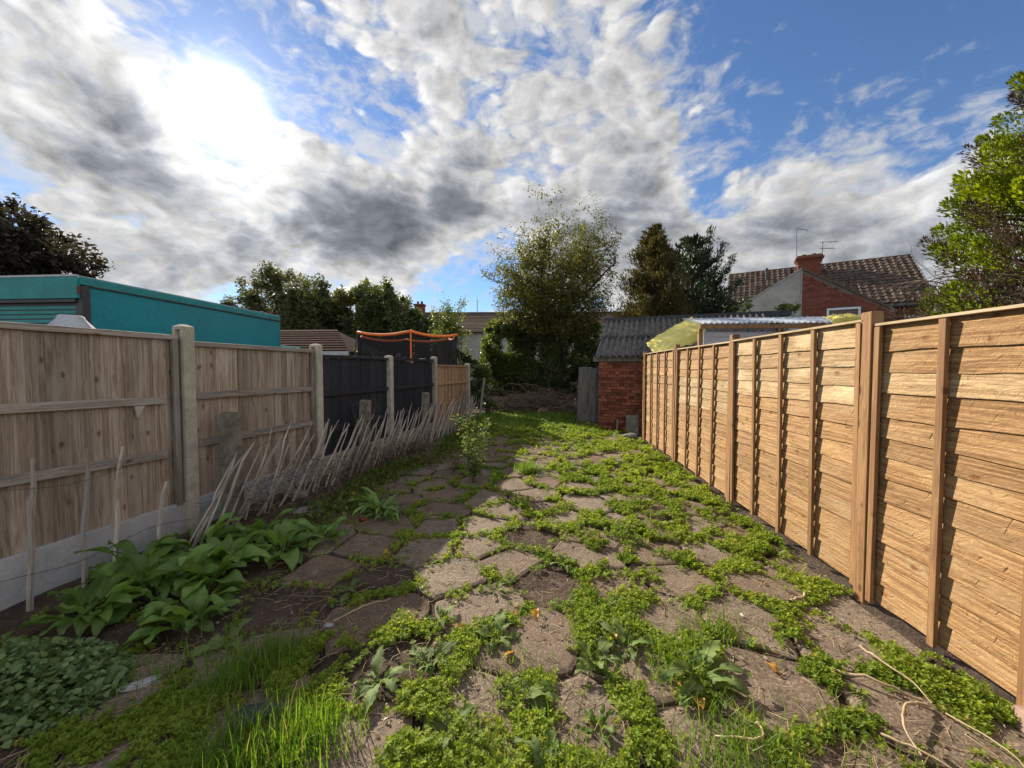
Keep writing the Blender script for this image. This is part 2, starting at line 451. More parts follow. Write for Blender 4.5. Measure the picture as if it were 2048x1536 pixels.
m, k = new_mat('net')
dm = k.n('BsdfDiffuse')
dm.inputs[0].default_value = (0.028, 0.026, 0.026, 1)
tp = k.n('BsdfTransparent')
mx = k.n('MixShader')
mx.inputs[0].default_value = 0.72
k.t.links.new(tp.outputs[0], mx.inputs[1])
k.t.links.new(dm.outputs[0], mx.inputs[2])
ou = k.n('OutputMaterial')
k.t.links.new(mx.outputs[0], ou.inputs[0])

m, k = new_mat('clear_sheet')
gl = k.n('BsdfPrincipled')
gl.inputs['Base Color'].default_value = (0.62, 0.66, 0.74, 1)
gl.inputs['Roughness'].default_value = 0.18
tp = k.n('BsdfTransparent')
tp.inputs[0].default_value = (0.85, 0.88, 0.93, 1)
mx = k.n('MixShader')
mx.inputs[0].default_value = 0.5
k.t.links.new(tp.outputs[0], mx.inputs[1])
k.t.links.new(gl.outputs[0], mx.inputs[2])
ou = k.n('OutputMaterial')
k.t.links.new(mx.outputs[0], ou.inputs[0])

m, k = new_mat('window_glass')
finish(k, (0.03, 0.05, 0.09, 1), 0.06, None, 0.9)


# ------------------------------------------------------------------ mesh helpers
def link(name, me, mat=None, parent=None):
    o = bpy.data.objects.new(name, me)
    COL.objects.link(o)
    if mat and me is not None and not me.materials:
        me.materials.append(MATS[mat])
    if parent is not None:
        o.parent = parent
    return o


def tag(o, label=None, cat=None, group=None, kind=None):
    for key, val in (('label', label), ('category', cat), ('group', group), ('kind', kind)):
        if val:
            o[key] = val
    return o


def empty(name, loc=(0, 0, 0), rz=0.0):
    o = bpy.data.objects.new(name, None)
    COL.objects.link(o)
    o.location = loc
    o.rotation_euler = (0, 0, rz)
    return o


def npmesh(name, V, F, tint=None, smooth=False):
    """Mesh from numpy arrays; F holds faces of equal size, or is a list of such arrays."""
    V = np.asarray(V, np.float32)
    FS = F if isinstance(F, list) else [F]
    FS = [np.asarray(f, np.int32) for f in FS if len(f)]
    me = bpy.data.meshes.new(name)
    me.vertices.add(len(V))
    me.vertices.foreach_set('co', V.ravel())
    idx = np.concatenate([f.ravel() for f in FS])
    sizes = np.concatenate([np.full(len(f), f.shape[1], np.int32) for f in FS])
    me.loops.add(len(idx))
    me.loops.foreach_set('vertex_index', idx)
    me.polygons.add(len(sizes))
    starts = np.zeros(len(sizes), np.int32)
    starts[1:] = np.cumsum(sizes)[:-1]
    me.polygons.foreach_set('loop_start', starts)
    me.update(calc_edges=True)
    if tint is not None:
        at = me.attributes.new('tint', 'FLOAT', 'POINT')
        at.data.foreach_set('value', np.asarray(tint, np.float32))
    if smooth:
        me.polygons.foreach_set('use_smooth', np.ones(len(sizes), bool))
    return me


class MB:
    """Collects boxes, tubes and faces into one mesh."""
    def __init__(s):
        s.v, s.f = [], []

    def add(s, vs, fs):
        b = len(s.v)
        s.v += [tuple(x) for x in vs]
        s.f += [tuple(i + b for i in f) for f in fs]
        return s

    def box(s, x0, x1, y0, y1, z0, z1, M=None):
        vs = [Vector(p) for p in ((x0, y0, z0), (x1, y0, z0), (x1, y1, z0), (x0, y1, z0), (x0, y0, z1), (x1, y0, z1), (x1, y1, z1), (x0, y1, z1))]
        if M is not None:
            vs = [M @ p for p in vs]
        return s.add(vs, [(0, 3, 2, 1), (4, 5, 6, 7), (0, 1, 5, 4), (1, 2, 6, 5), (2, 3, 7, 6), (3, 0, 4, 7)])

    def tube(s, pts, radii, n=6, cap=True):
        pts = [Vector(p) for p in pts]
        rings = []
        for i, p in enumerate(pts):
            d = (pts[min(i + 1, len(pts) - 1)] - pts[max(i - 1, 0)]).normalized()
            a = d.orthogonal().normalized() if i == 0 else (rings_a - d * rings_a.dot(d)).normalized()
            rings_a = a
            b = d.cross(a)
            r = radii[i] if hasattr(radii, '__len__') else radii
            rings.append([p + (a * math.cos(2 * math.pi * j / n) + b * math.sin(2 * math.pi * j / n)) * r for j in range(n)])
        vs = [q for rg in rings for q in rg]
        fs = []
        for i in range(len(pts) - 1):
            for j in range(n):
                fs.append((i * n + j, i * n + (j + 1) % n, (i + 1) * n + (j + 1) % n, (i + 1) * n + j))
        if cap:
            fs.append(tuple(range(n - 1, -1, -1)))
            fs.append(tuple((len(pts) - 1) * n + j for j in range(n)))
        return s.add(vs, fs)

    def mesh(s, name):
        me = bpy.data.meshes.new(name)
        me.from_pydata(s.v, [], s.f)
        me.update()
        return me

    def build(s, name, mat, parent=None, smooth=False, bevel=0.0):
        me = s.mesh(name)
        if smooth:
            me.polygons.foreach_set('use_smooth', [True] * len(me.polygons))
        o = link(name, me, mat, parent)
        if bevel:
            bv = o.modifiers.new('bevel', 'BEVEL')
            bv.width = bevel
            bv.segments = 2
            bv.limit_method = 'ANGLE'
        return o


def box_obj(name, mat, dims, loc=(0, 0, 0), parent=None, rz=0.0, bevel=0.0, rx=0.0, ry=0.0):
    """A box whose origin is the middle of its base."""
    x, y, z = dims
    o = MB().box(-x / 2, x / 2, -y / 2, y / 2, 0, z).build(name, mat, parent, bevel=bevel)
    o.location = loc
    o.rotation_euler = (rx, ry, rz)
    return o


def rot_from(dirs, roll=None):
    """Rotation matrices (n,3,3) whose local +X runs along dirs; roll about it is random."""
    d = dirs / np.linalg.norm(dirs, axis=1, keepdims=True)
    ref = np.where(np.abs(d[:, 2:3]) > 0.95, np.array([[1.0, 0, 0]]), np.array([[0, 0, 1.0]]))
    y = np.cross(ref, d)
    y /= np.linalg.norm(y, axis=1, keepdims=True)
    z = np.cross(d, y)
    if roll is not None:
        c, s_ = np.cos(roll)[:, None], np.sin(roll)[:, None]
        y, z = y * c + z * s_, z * c - y * s_
    return np.stack([d, y, z], axis=2)


def scatter(TV, TF, pos, rot, size):
    """Copies of a template (verts TV, faces TF) at pos with rotation matrices and sizes, as one vertex and face array."""
    n, k_ = len(pos), len(TV)
    V = np.einsum('nij,kj->nki', rot, TV) * np.asarray(size).reshape(n, 1, -1) + pos[:, None, :]
    F = TF[None, :, :] + (np.arange(n) * k_)[:, None, None]
    return V.reshape(-1, 3), F.reshape(-1, TF.shape[1])


LEAF_V = np.array([(0, 0, 0), (0.45, 0.30, 0.07), (1, 0, -0.06), (0.45, -0.30, 0.07)], float)
LEAF_F = np.array([(0, 2, 1), (0, 3, 2)])
OVATE_V = np.array([(0, 0, 0), (.28, .27, .05), (.66, .21, .04), (1, 0, -.10), (.66, -.21, .04), (.28, -.27, .05)], float)
OVATE_F = np.array([(0, 3, 2), (0, 2, 1), (0, 4, 3), (0, 5, 4)])
NEEDLE_V = np.array([(0, 0, 0), (0.4, 0.14, 0.03), (1, 0, 0), (0.4, -0.14, 0.03)], float)


def leaves_mesh(name, pos, size, mat, rg, up=0.3, template=None, dirs=None, tint=None):
    n = len(pos)
    if dirs is None:
        dirs = rg.normal(size=(n, 3))
        dirs[:, 2] = dirs[:, 2] * 0.6 + up
    rot = rot_from(dirs, rg.uniform(-1.2, 1.2, n))
    T = LEAF_V if template is None else template
    V, F = scatter(T, OVATE_F if len(T) == 6 else LEAF_F, pos, rot, size)
    if tint is None:
        tint = rg.uniform(0, 1, n)
    me = npmesh(name, V, F, np.repeat(tint, len(T)))
    me.materials.append(MATS[mat])
    return me


def spline(pts, m=5):
    """Points of a smooth curve through pts."""
    p = np.asarray(pts, float)
    q_ = np.vstack([2 * p[0] - p[1], p, 2 * p[-1] - p[-2]])
    out = []
    for i in range(1, len(q_) - 2):
        for t in np.arange(m) / m:
            a, b, c_, d = q_[i - 1], q_[i], q_[i + 1], q_[i + 2]
            out.append(.5 * (2 * b + (c_ - a) * t + (2 * a - 5 * b + 4 * c_ - d) * t * t + (3 * b - a - 3 * c_ + d) * t ** 3))
    out.append(p[-1])
    return np.array(out)


def tubes_mesh(name, lines, mat, n=4):
    """Many tapering tubes: lines is a list of (points (k,3), radii (k,))."""
    Vs, Fs, base = [], [], 0
    ang = np.arange(n) * 2 * np.pi / n
    for pts, rad in lines:
        pts = np.asarray(pts, float)
        d = np.gradient(pts, axis=0)
        d /= np.linalg.norm(d, axis=1, keepdims=True) + 1e-9
        ref = np.array([0.31, 0.95, 0.05]) if abs(d[0][2]) > 0.6 else np.array([0.05, 0.1, 1.0])
        a = np.cross(d, ref)
        a /= np.linalg.norm(a, axis=1, keepdims=True) + 1e-9
        b = np.cross(d, a)
        ring = pts[:, None, :] + (a[:, None, :] * np.cos(ang)[None, :, None] + b[:, None, :] * np.sin(ang)[None, :, None]) * np.asarray(rad)[:, None, None]
        k_ = len(pts)
        Vs.append(ring.reshape(-1, 3))
        i = np.arange(k_ - 1)[:, None] * n
        j = np.arange(n)[None, :]
        j2 = (j + 1) % n
        Fs.append((np.stack([i + j, i + j2, i + n + j2, i + n + j], axis=2) + base).reshape(-1, 4))
        base += k_ * n
    me = npmesh(name, np.concatenate(Vs), np.concatenate(Fs), smooth=True)
    me.materials.append(MATS[mat])
    return me


# ------------------------------------------------------------------ ground
def vnoise(x, y, scale, seed, octaves=3):
    """Smooth value noise in numpy, 0..1."""
    out, amp, tot = 0.0, 1.0, 0.0
    for o_ in range(octaves):
        g = np.random.default_rng(seed + o_ * 17).uniform(0, 1, (64, 64))
        u, v = (np.asarray(x) * scale + 100), (np.asarray(y) * scale + 100)
        i, j = np.floor(u).astype(int), np.floor(v).astype(int)
        a, b = u - i, v - j
        a, b = a * a * (3 - 2 * a), b * b * (3 - 2 * b)
        i, j, i2, j2 = i % 64, j % 64, (i + 1) % 64, (j + 1) % 64
        out = out + amp * (g[i, j] * (1 - a) * (1 - b) + g[i2, j] * a * (1 - b) + g[i, j2] * (1 - a) * b + g[i2, j2] * a * b)
        tot += amp
        amp *= 0.5
        scale *= 2.03
    return out / tot


def left_line(y):
    return -3.85 + 0.15 * np.asarray(y)


def ground_z(x, y):
    """Height of the soil: nearly level, heaped a little along the old fence and under the lawn's end."""
    x, y = np.asarray(x, float), np.asarray(y, float)
    near = np.clip(1 - np.abs(x + 0.5) / 9, 0, 1) * np.clip(1 - np.abs(y - 6) / 14, 0, 1)
    near = np.clip(near * 4, 0, 1)
    z = -0.014 + (vnoise(x, y, 1.3, 3) - 0.5) * 0.016 * near + (vnoise(x, y, 9, 5, 2) - 0.5) * 0.020 * near
    d = x - left_line(y)
    z += 0.10 * np.exp(-((d - 0.3) / 0.38) ** 2) * np.clip((y - 2.4) / 1.5, 0, 1) * np.clip((13 - y) / 3, 0, 1)
    z += 0.05 * np.clip((y - 9.4) / 3, 0, 1) * np.clip((17 - y) / 3, 0, 1)
    return z


def stretch_axis(lo, hi, step, far, ratio=1.35):
    mid = list(np.arange(lo, hi + 1e-6, step))
    s_, a, b = step, lo, hi
    left, right = [], []
    while a > -far:
        s_ *= ratio
        a -= s_
        b += s_
        left.append(a)
        right.append(b)
    return np.array(left[::-1] + mid + right)


gx = stretch_axis(-4.6, 2.8, 0.05, 900)
gy = stretch_axis(0.2, 13.0, 0.06, 900)
GX, GY = np.meshgrid(gx, gy, indexing='ij')
GZ = ground_z(GX, GY)
nx, ny = len(gx), len(gy)
ii, jj = np.meshgrid(np.arange(nx - 1), np.arange(ny - 1), indexing='ij')
q = (ii * ny + jj).ravel()
me = npmesh('ground', np.stack([GX.ravel(), GY.ravel(), GZ.ravel()], 1), np.stack([q, q + ny, q + ny + 1, q + 1], 1), smooth=True)
ground = tag(link('ground', me, 'soil'), kind='structure')

# ------------------------------------------------------------------ crazy paving: every slab its own piece
rp = np.random.default_rng(21)
SOIL = [(-1.52, 2.30, 0.34), (0.10, 3.45, 0.30), (-1.05, 2.80, 0.26), (1.10, 1.66, 0.20), (0.05, 2.78, 0.18), (-0.75, 1.95, 0.16)]
cand = np.stack([rp.uniform(-3.8, 2.3, 14000), rp.uniform(0.4, 10.2, 14000)], 1)
seeds = []
for c in cand:
    dmin = rp.choice([.37, .43, .49, .55, .64])
    if all((c[0] - s[0]) ** 2 + (c[1] - s[1]) ** 2 > dmin ** 2 for s in seeds):
        seeds.append((c[0], c[1]))
seeds = np.array(seeds)


def clip_poly(poly, p, nrm):
    out = []
    for i in range(len(poly)):
        a, b = poly[i], poly[(i + 1) % len(poly)]
        da, db = (a - p) @ nrm, (b - p) @ nrm
        if da <= 0:
            out.append(a)
        if da * db < 0:
            out.append(a + (b - a) * (da / (da - db)))
    return out


def slab_outline(i):
    s = seeds[i]
    d = np.linalg.norm(seeds - s, axis=1)
    poly = [s + np.array(v) for v in ((-.7, -.7), (.7, -.7), (.7, .7), (-.7, .7))]
    for j in np.argsort(d)[1:22]:
        nrm = (seeds[j] - s) / d[j]
        gap = 0.004 + 0.017 * abs(math.sin(i * 12.9 + j * 12.9 + i * j * 3.1))
        poly = clip_poly(poly, (s + seeds[j]) / 2 - nrm * gap, nrm)
        if len(poly) < 3:
            return None
    poly = clip_poly(poly, np.array([2.10, 0]), np.array([1.0, 0]))
    if len(poly) >= 3:
        nl = np.array([-1, 0.15]) / math.hypot(1, .15)
        poly = clip_poly(poly, np.array([-3.55, 0]), nl)
    if len(poly) < 3:
        return None
    # knock the corners off and roughen the edges
    pts = []
    for a in range(len(poly)):
        p0, p1, p2 = poly[a - 1], poly[a], poly[(a + 1) % len(poly)]
        c1 = min(0.028, 0.25 * np.linalg.norm(p0 - p1))
        c2 = min(0.028, 0.25 * np.linalg.norm(p2 - p1))
        if c1 < 1e-4 or c2 < 1e-4:
            continue
        pts += [p1 + (p0 - p1) / np.linalg.norm(p0 - p1) * c1, p1 * 0.8 + 0.1 * (p1 + (p0 - p1) / np.linalg.norm(p0 - p1) * c1) + 0.1 * (p1 + (p2 - p1) / np.linalg.norm(p2 - p1) * c2),
                p1 + (p2 - p1) / np.linalg.norm(p2 - p1) * c2]
    out = []
    for a in range(len(pts)):
        p, q_ = pts[a], pts[(a + 1) % len(pts)]
        L = np.linalg.norm(q_ - p)
        m_ = max(1, int(L / 0.12))
        for t in range(m_):
            out.append(p + (q_ - p) * t / m_)
    out = np.array(out)
    out += rp.normal(0, 0.007, out.shape)
    return out - s


paving = tag(empty('paving'), kind='structure')
SLABS = []
for i in range(len(seeds)):
    sx, sy = seeds[i]
    if any((sx - a) ** 2 + (sy - b) ** 2 < r * r for a, b, r in SOIL):
        continue
    if sx - left_line(sy) < 0.75 + 0.25 * math.sin(i) or sx > 2.2 or sy > 9.6 or sy < 0.85:
        continue
    if sy < 3.4 and sx < -2.1:
        continue
    ol = slab_outline(i)
    if ol is None or len(ol) < 6:
        continue
    area = 0.5 * abs(np.sum(ol[:, 0] * np.roll(ol[:, 1], -1) - ol[:, 1] * np.roll(ol[:, 0], -1)))
    if area < 0.02:
        continue
    n_ = len(ol)
    cen = ol.mean(0)
    inner = cen + (ol - cen) * (1 - 0.022 / np.maximum(np.linalg.norm(ol - cen, axis=1, keepdims=True), .05))
    zs = rp.normal(0, 0.0016, n_)
    V = [(x, y, -0.07) for x, y in ol] + [(x, y, -0.008 + z) for (x, y), z in zip(ol, zs)] + [(x, y, z) for (x, y), z in zip(inner, zs)]
    F = []
    for a in range(n_):
        b = (a + 1) % n_
        F += [(a, b, n_ + b, n_ + a), (n_ + a, n_ + b, 2 * n_ + b, 2 * n_ + a)]
    F.append(tuple(2 * n_ + a for a in range(n_)))
    me = bpy.data.meshes.new('slab')
    me.from_pydata(V, [], F)
    me.update()
    o = link('slab', me, 'paving', paving)
    o.location = (sx, sy, 0.005 + rp.uniform(-0.006, 0.007))
    o.rotation_euler = (rp.normal(0, 0.010), rp.normal(0, 0.010), 0)
    SLABS.append((sx, sy))

# ------------------------------------------------------------------ low weeds in the joints
LUSH = [(1.05, 3.85, .75, 1.35), (.85, 5.6, .9, 1.25), (1.75, 3.5, .6, 1.25), (1.5, 4.7, .9, 1.35), (.3, 9.6, 1.6, 1.3), (1.7, 6.3, .8, 1.35), (1.2, 7.9, 1.1, 1.4),
        (.3, 7.6, .8, .55), (2.0, 2.9, .3, .9), (.62, 2.75, .42, .8), (1.92, 1.92, .24, 1.3), (-.25, 4.5, .32, .7), (.45, 3.9, .4, .6),
        (-1.0, 2.2, .30, .75), (-1.09, 1.83, .28, .85), (-.42, 1.52, .36, 1.0), (.33, 1.52, .32, .95), (-.25, 2.02, .36, .65), (.8, 1.95, .32, .95),
        (-1.27, 1.70, .28, .8), (1.6, 2.3, .36, .7), (1.42, 2.02, .28, .7), (-1.6, 1.40, .32, .8), (.45, 2.15, .35, .7), (-.6, 1.9, .2, .6), (1.95, 4.2, .35, .9),
        (-.5, 2.6, .3, .45), (.9, 3.0, .4, .7), (1.3, 2.7, .35, .6), (-2.2, 1.3, .4, .5), (-1.8, 4.9, .5, .25), (-1.5, 7.5, .9, .35), (2.0, 5.5, .3, 1.0), (1.95, 7.2, .4, 1.0)]


def weediness(x, y):
    wv_ = np.where(x > -1.35 - .1 * (y - 3), 0.42, 0.10)
    for a, b, s_, amt in LUSH:
        wv_ = np.maximum(wv_, amt * np.exp(-((x - a) ** 2 + (y - b) ** 2) / (2 * s_ * s_)))
    return wv_


rw = np.random.default_rng(5)
NC = 420000
# more, smaller plants near by; fewer, larger ones farther off
cy = 1.0 / rw.uniform(1 / 11.0, 1 / 1.05, NC)
cx = rw.uniform(-3.6, 2.12, NC)
ok = cx - left_line(cy) > 0.35
cx, cy = cx[ok], cy[ok]
d1 = np.full(len(cx), 9.0)
d2 = np.full(len(cx), 9.0)
for s0, s1 in seeds:
    dd = np.hypot(cx - s0, cy - s1)
    cl = dd < d1
    d2 = np.where(cl, d1, np.minimum(d2, dd))
    d1 = np.where(cl, dd, d1)
dj = (d2 - d1) / 2
W = weediness(cx, cy) * (0.45 + 1.1 * vnoise(cx, cy, 2.3, 71))
pj = np.exp(-(dj / (0.028 + 0.055 * W)) ** 2)
clump = np.clip((vnoise(cx, cy, 7.0, 73, 2) - 0.36) * 3.2, 0, 1)
prob = np.clip(pj * (0.05 + 1.35 * W) * clump + np.clip(W - 0.86, 0, 1) * 0.9 * clump, 0, 1)
prob *= np.clip(0.36 + 0.16 * np.clip(cy - 1.4, 0, 9), 0, 0.97)
for a, b, r_ in SOIL:
    prob *= np.where((cx - a) ** 2 + (cy - b) ** 2 < (r_ * 0.8) ** 2, 0.25, 1.0)
keep = rw.uniform(0, 1, len(cx)) < prob
cx, cy, Wk, dk = cx[keep], cy[keep], W[keep], pj[keep]
NR = len(cx)
mound = (0.010 + 0.052 * np.clip(Wk, 0, 1.2) * vnoise(cx, cy, 5, 77, 2)) * (0.6 + 0.09 * np.minimum(cy, 7))
cz = 0.008 + mound * rw.uniform(0.15, 1.0, NR) ** 0.7 * np.where(rw.uniform(0, 1, NR) < .08, 1.7, 1.0)

TV, TF, TT = [], [], []
for L_, (num, pitch, z0, ln) in enumerate(((4, 38, 0.25, 0.75), (4, 6, 0.0, 1.0), (2, -14, -0.3, 0.9))):
    for q_ in range(num):
        a = 2 * math.pi * q_ / num + L_ * 0.75 + (0.3 if q_ % 2 else 0)
        Mx = Matrix.Rotation(a, 3, 'Z') @ Matrix.Rotation(-R(pitch), 3, 'Y')
        b = len(TV)
        for p in LEAF_V:
            v_ = Mx @ Vector((p[0] * ln + 0.08, p[1] * ln * 1.15, p[2] * ln))
            TV.append((v_.x, v_.y, v_.z + z0))
        TF += [[b + i for i in f] for f in LEAF_F]
TV, TF = np.array(TV), np.array(TF)


def random_upright(n, rg, tilt=0.35):
    a = rg.uniform(0, 2 * np.pi, n)
    up = np.stack([rg.normal(0, tilt, n), rg.normal(0, tilt, n), np.ones(n)], 1)
    up /= np.linalg.norm(up, axis=1, keepdims=True)
    x = np.stack([np.cos(a), np.sin(a), np.zeros(n)], 1)
    x -= up * np.sum(x * up, 1, keepdims=True)
    x /= np.linalg.norm(x, axis=1, keepdims=True)
    y = np.cross(up, x)
    return np.stack([x, y, up], axis=2)


size = rw.uniform(0.0105, 0.022, NR) * (0.75 + 0.55 * vnoise(cx, cy, 3.1, 83, 2)) * (0.85 + 0.13 * cy)
V, F = scatter(TV, TF, np.stack([cx, cy, cz], 1), random_upright(NR, rw), size)
tn = np.clip(vnoise(cx, cy, 1.5, 79) * 0.9 - 0.1 + rw.uniform(-.22, .35, NR), 0, 0.95)
tn = np.where(rw.uniform(0, 1, NR) < 0.05, 1.0, tn)
tt = np.repeat(tn, len(TV)) + np.tile(np.repeat(rw.uniform(-.06, .06, len(TV) // 4), 4), NR)
me = npmesh('chickweed', V, F, np.clip(tt, 0, 1))
tag(link('chickweed', me, 'chickweed'), 'low green weeds spreading along the joints of the paving', 'weeds', kind='stuff')

# ------------------------------------------------------------------ grass: lawn at the end and tufts between the slabs
rg_ = np.random.default_rng(9)


def blades(x, y, z, h, lean, wid, rg):
    """Bent grass blades: three cross-lines each."""
    n = len(x)
    a = rg.uniform(0, 2 * np.pi, n)
    dx, dy = np.cos(a), np.sin(a)
    px_, py_ = -dy, dx
    V = np.zeros((n, 6, 3))
    for lv, (t, bw) in enumerate(((0, 1.0), (0.55, 0.8), (1.0, 0.12))):
        ox = lean * h * t * t
        oz = h * (t - 0.25 * lean * t * t)
        for sgn, c_ in ((-1, 0), (1, 1)):
            V[:, lv * 2 + c_, 0] = x + dx * ox + px_ * wid * bw * sgn
            V[:, lv * 2 + c_, 1] = y + dy * ox + py_ * wid * bw * sgn
            V[:, lv * 2 + c_, 2] = z + oz
    f = np.array([(0, 1, 3, 2), (2, 3, 5, 4)])
    F_ = f[None] + (np.arange(n) * 6)[:, None, None]
    return V.reshape(-1, 3), F_.reshape(-1, 4)


bx_, by_, bh_, bw_ = [], [], [], []
for (a, b, r_, n_, h_) in ((-1.50, 1.75, .16, 420, .16), (-1.42, 1.92, .12, 260, .14), (-1.17, 1.38, .17, 460, .17), (-.93, 1.47, .13, 300, .17), (-1.05, 1.30, .2, 300, .14), (.72, 1.45, .22, 420, .12),
                           (.85, 1.62, .14, 240, .11), (.42, 2.45, .16, 220, .09), (1.0, 2.35, .2, 240, .09), (.1, 1.45, .2, 160, .10), (.72, 2.05, .18, 260, .13), (-.2, 1.9, .25, 120, .09),
                           (-1.9, 1.75, .2, 160, .10), (-2.0, 4.2, .3, 200, .14), (-2.3, 6.0, .5, 300, .16), (-2.1, 7.9, .6, 400, .18), (-.22, 5.75, .13, 300, .19), (-.3, 1.3, .3, 200, .10),
                           (1.3, 1.5, .3, 160, .08), (-2.5, 4.0, .3, 200, .14)):
    bx_.append(rg_.normal(a, r_ * .6, n_))
    by_.append(rg_.normal(b, r_ * .6, n_))
    bh_.append(h_ * rg_.uniform(.45, 1.15, n_))
    bw_.append(np.full(n_, .0016 + .0002 * b) * rg_.uniform(.8, 1.6, n_))
bx_, by_, bh_, bw_ = map(np.concatenate, (bx_, by_, bh_, bw_))
V, F = blades(bx_, by_, np.zeros(len(bx_)), bh_, rg_.uniform(.1, .75, len(bx_)), bw_, rg_)
me = npmesh('grass_tufts', V, F, np.repeat(rg_.uniform(0, 1, len(bx_)), 6))
tag(link('grass_tufts', me, 'grass_blade'), 'bright tufts of long grass between the near slabs', 'grass', kind='stuff')

NL = 17000
lx = rg_.uniform(-2.6, 2.6, NL)
ly = rg_.uniform(8.6, 14.6, NL)
wl = np.clip((ly - 8.9) / 1.2, 0, 1) * np.clip((lx - left_line(ly) + .1) / .5, 0, 1) * np.clip((2.0 - lx - np.clip(ly - 9.2, 0, .9) * 1.0) / .3, 0, 1) * (0.25 + vnoise(lx, ly, 1.3, 91))
kp = rg_.uniform(0, 1, NL) < wl
lx, ly = lx[kp], ly[kp]
lz = ground_z(lx, ly)
V1, F1 = scatter(TV, TF, np.stack([lx, ly, lz + rg_.uniform(.01, .08, len(lx))], 1), random_upright(len(lx), rg_), rg_.uniform(.025, .05, len(lx)))
me = npmesh('lawn', V1, F1, np.repeat(np.clip(vnoise(lx, ly, 1.2, 93) + rg_.uniform(-.3, .3, len(lx)), 0, 1), len(TV)))
tag(link('lawn', me, 'turf'), 'patch of sunlit turf before the brush at the garden end', 'grass', kind='stuff')

# ------------------------------------------------------------------ broad-leaved weeds, leaf by leaf
def leaf_mesh(name, mat, length, width, a0, a1, wave=0.03, lobes=0, fold=0.25, petiole=0.2, seed=0, sway=0.0):
    """One leaf: a stalk, then a blade that arches from rise a0 to a1 (degrees) with waved or toothed margins."""
    rg = np.random.default_rng(seed)
    nu, nv = (13 if not lobes else 21), 5
    pts = [np.zeros(3)]
    N = 30
    for t in range(N):
        a = R(a0 + (a1 - a0) * (t / N))
        pts.append(pts[-1] + np.array([math.cos(a), 0, math.sin(a)]) * length / N)
    pts = np.array(pts)
    V, F = [], []
    ph = rg.uniform(0, 6)
    for u in range(nu):
        t = u / (nu - 1)
        s_ = t * N
        i = min(int(s_), N - 1)
        p = pts[i] + (pts[i + 1] - pts[i]) * (s_ - i)
        d = pts[i + 1] - pts[i]
        nrm = np.array([-d[2], 0, d[0]])
        nrm /= np.linalg.norm(nrm)
        tb = max(0.0, (t - petiole) / (1 - petiole))
        half = 0.004 if tb <= 0 else width * 0.5 * max(0.02, (math.sin(math.pi * tb ** 0.72) ** 0.75))
        if tb >= 1:
            half = 0.002
        for v in range(nv):
            c_ = (v - 2) / 2.0
            hw = half
            if lobes and abs(c_) == 1 and tb > 0:
                hw *= 0.55 + 0.5 * abs(math.sin(lobes * math.pi * tb + (0.4 if c_ > 0 else 0)))
            y = c_ * hw + sway * length * tb * tb
            lift = abs(c_) * hw * fold + (wave * math.sin(9 * tb + ph + c_ * 2) * abs(c_) if tb > 0 else 0)
            V.append(p + nrm * lift + np.array([0, y, 0]))
    for u in range(nu - 1):
        for v in range(nv - 1):
            b = u * nv + v
            F.append((b, b + nv, b + nv + 1, b + 1))
    me = npmesh(name, np.array(V), np.array(F), np.full(len(V), rg.uniform(0.05, 0.95)), smooth=True)
    me.materials.append(MATS[mat])
    return me


dock_leaves = [leaf_mesh('leaf', 'dock_leaf', L_ * 1.08, W_ * .80, a0, a1, 0.016, 0, 0.28, 0.26, s_, sw) for s_, (L_, W_, a0, a1, sw) in enumerate(
    ((.36, .145, 75, -20, .05), (.38, .155, 60, -30, -.08), (.32, .14, 50, -35, .1), (.29, .13, 40, -30, 0), (.40, .15, 82, 10, .06), (.34, .13, 68, -55, -.1), (.27, .12, 30, -25, .05), (.31, .15, 60, -5, -.04), (.24, .11, 78, 30, 0), (.34, .14, 45, -20, .12)))]
jag_leaves = [leaf_mesh('leaf', 'grey_leaf', L_, W_, a0, a1, 0.010, lb, 0.18, 0.12, 40 + s_, sw) for s_, (L_, W_, a0, a1, lb, sw) in enumerate(
    ((.20, .065, 35, -25, 5, .1), (.23, .07, 25, -20, 6, -.1), (.17, .06, 50, -30, 5, .05), (.15, .055, 15, -15, 4, 0), (.21, .06, 60, -40, 6, .12), (.26, .075, 30, -35, 7, -.06), (.13, .05, 65, 0, 4, 0)))]
strap_leaves = [leaf_mesh('leaf', 'dock_leaf', L_, W_, a0, a1, 0.006, 0, 0.3, 0.1, 70 + s_, sw) for s_, (L_, W_, a0, a1, sw) in enumerate(
    ((.34, .04, 70, -60, .05), (.38, .045, 80, -30, -.05), (.28, .035, 55, -50, .1), (.32, .04, 65, -10, 0), (.24, .04, 40, -40, -.1)))]
rd = np.random.default_rng(33)


def leafy(name, label, cat, group, loc, meshes, n, scale, spread=0.03, zoff=0.0):
    t = tag(empty(name, (loc[0], loc[1], zoff), rd.uniform(0, 6.28)), label, cat, group)
    for i in range(n):
        me = meshes[int(rd.integers(len(meshes)))]
        o = link('leaf', me, None, t)
        a = i * 2.39996 + rd.normal(0, .25)
        s_ = scale * rd.uniform(.7, 1.2)
        o.location = (math.cos(a) * spread * rd.uniform(.2, 1), math.sin(a) * spread * rd.uniform(.2, 1), rd.uniform(-.005, .012))
        o.rotation_euler = (rd.normal(0, .14), rd.normal(0, .14), a)
        o.scale = (s_, s_ * rd.uniform(.85, 1.2), s_)
    return t


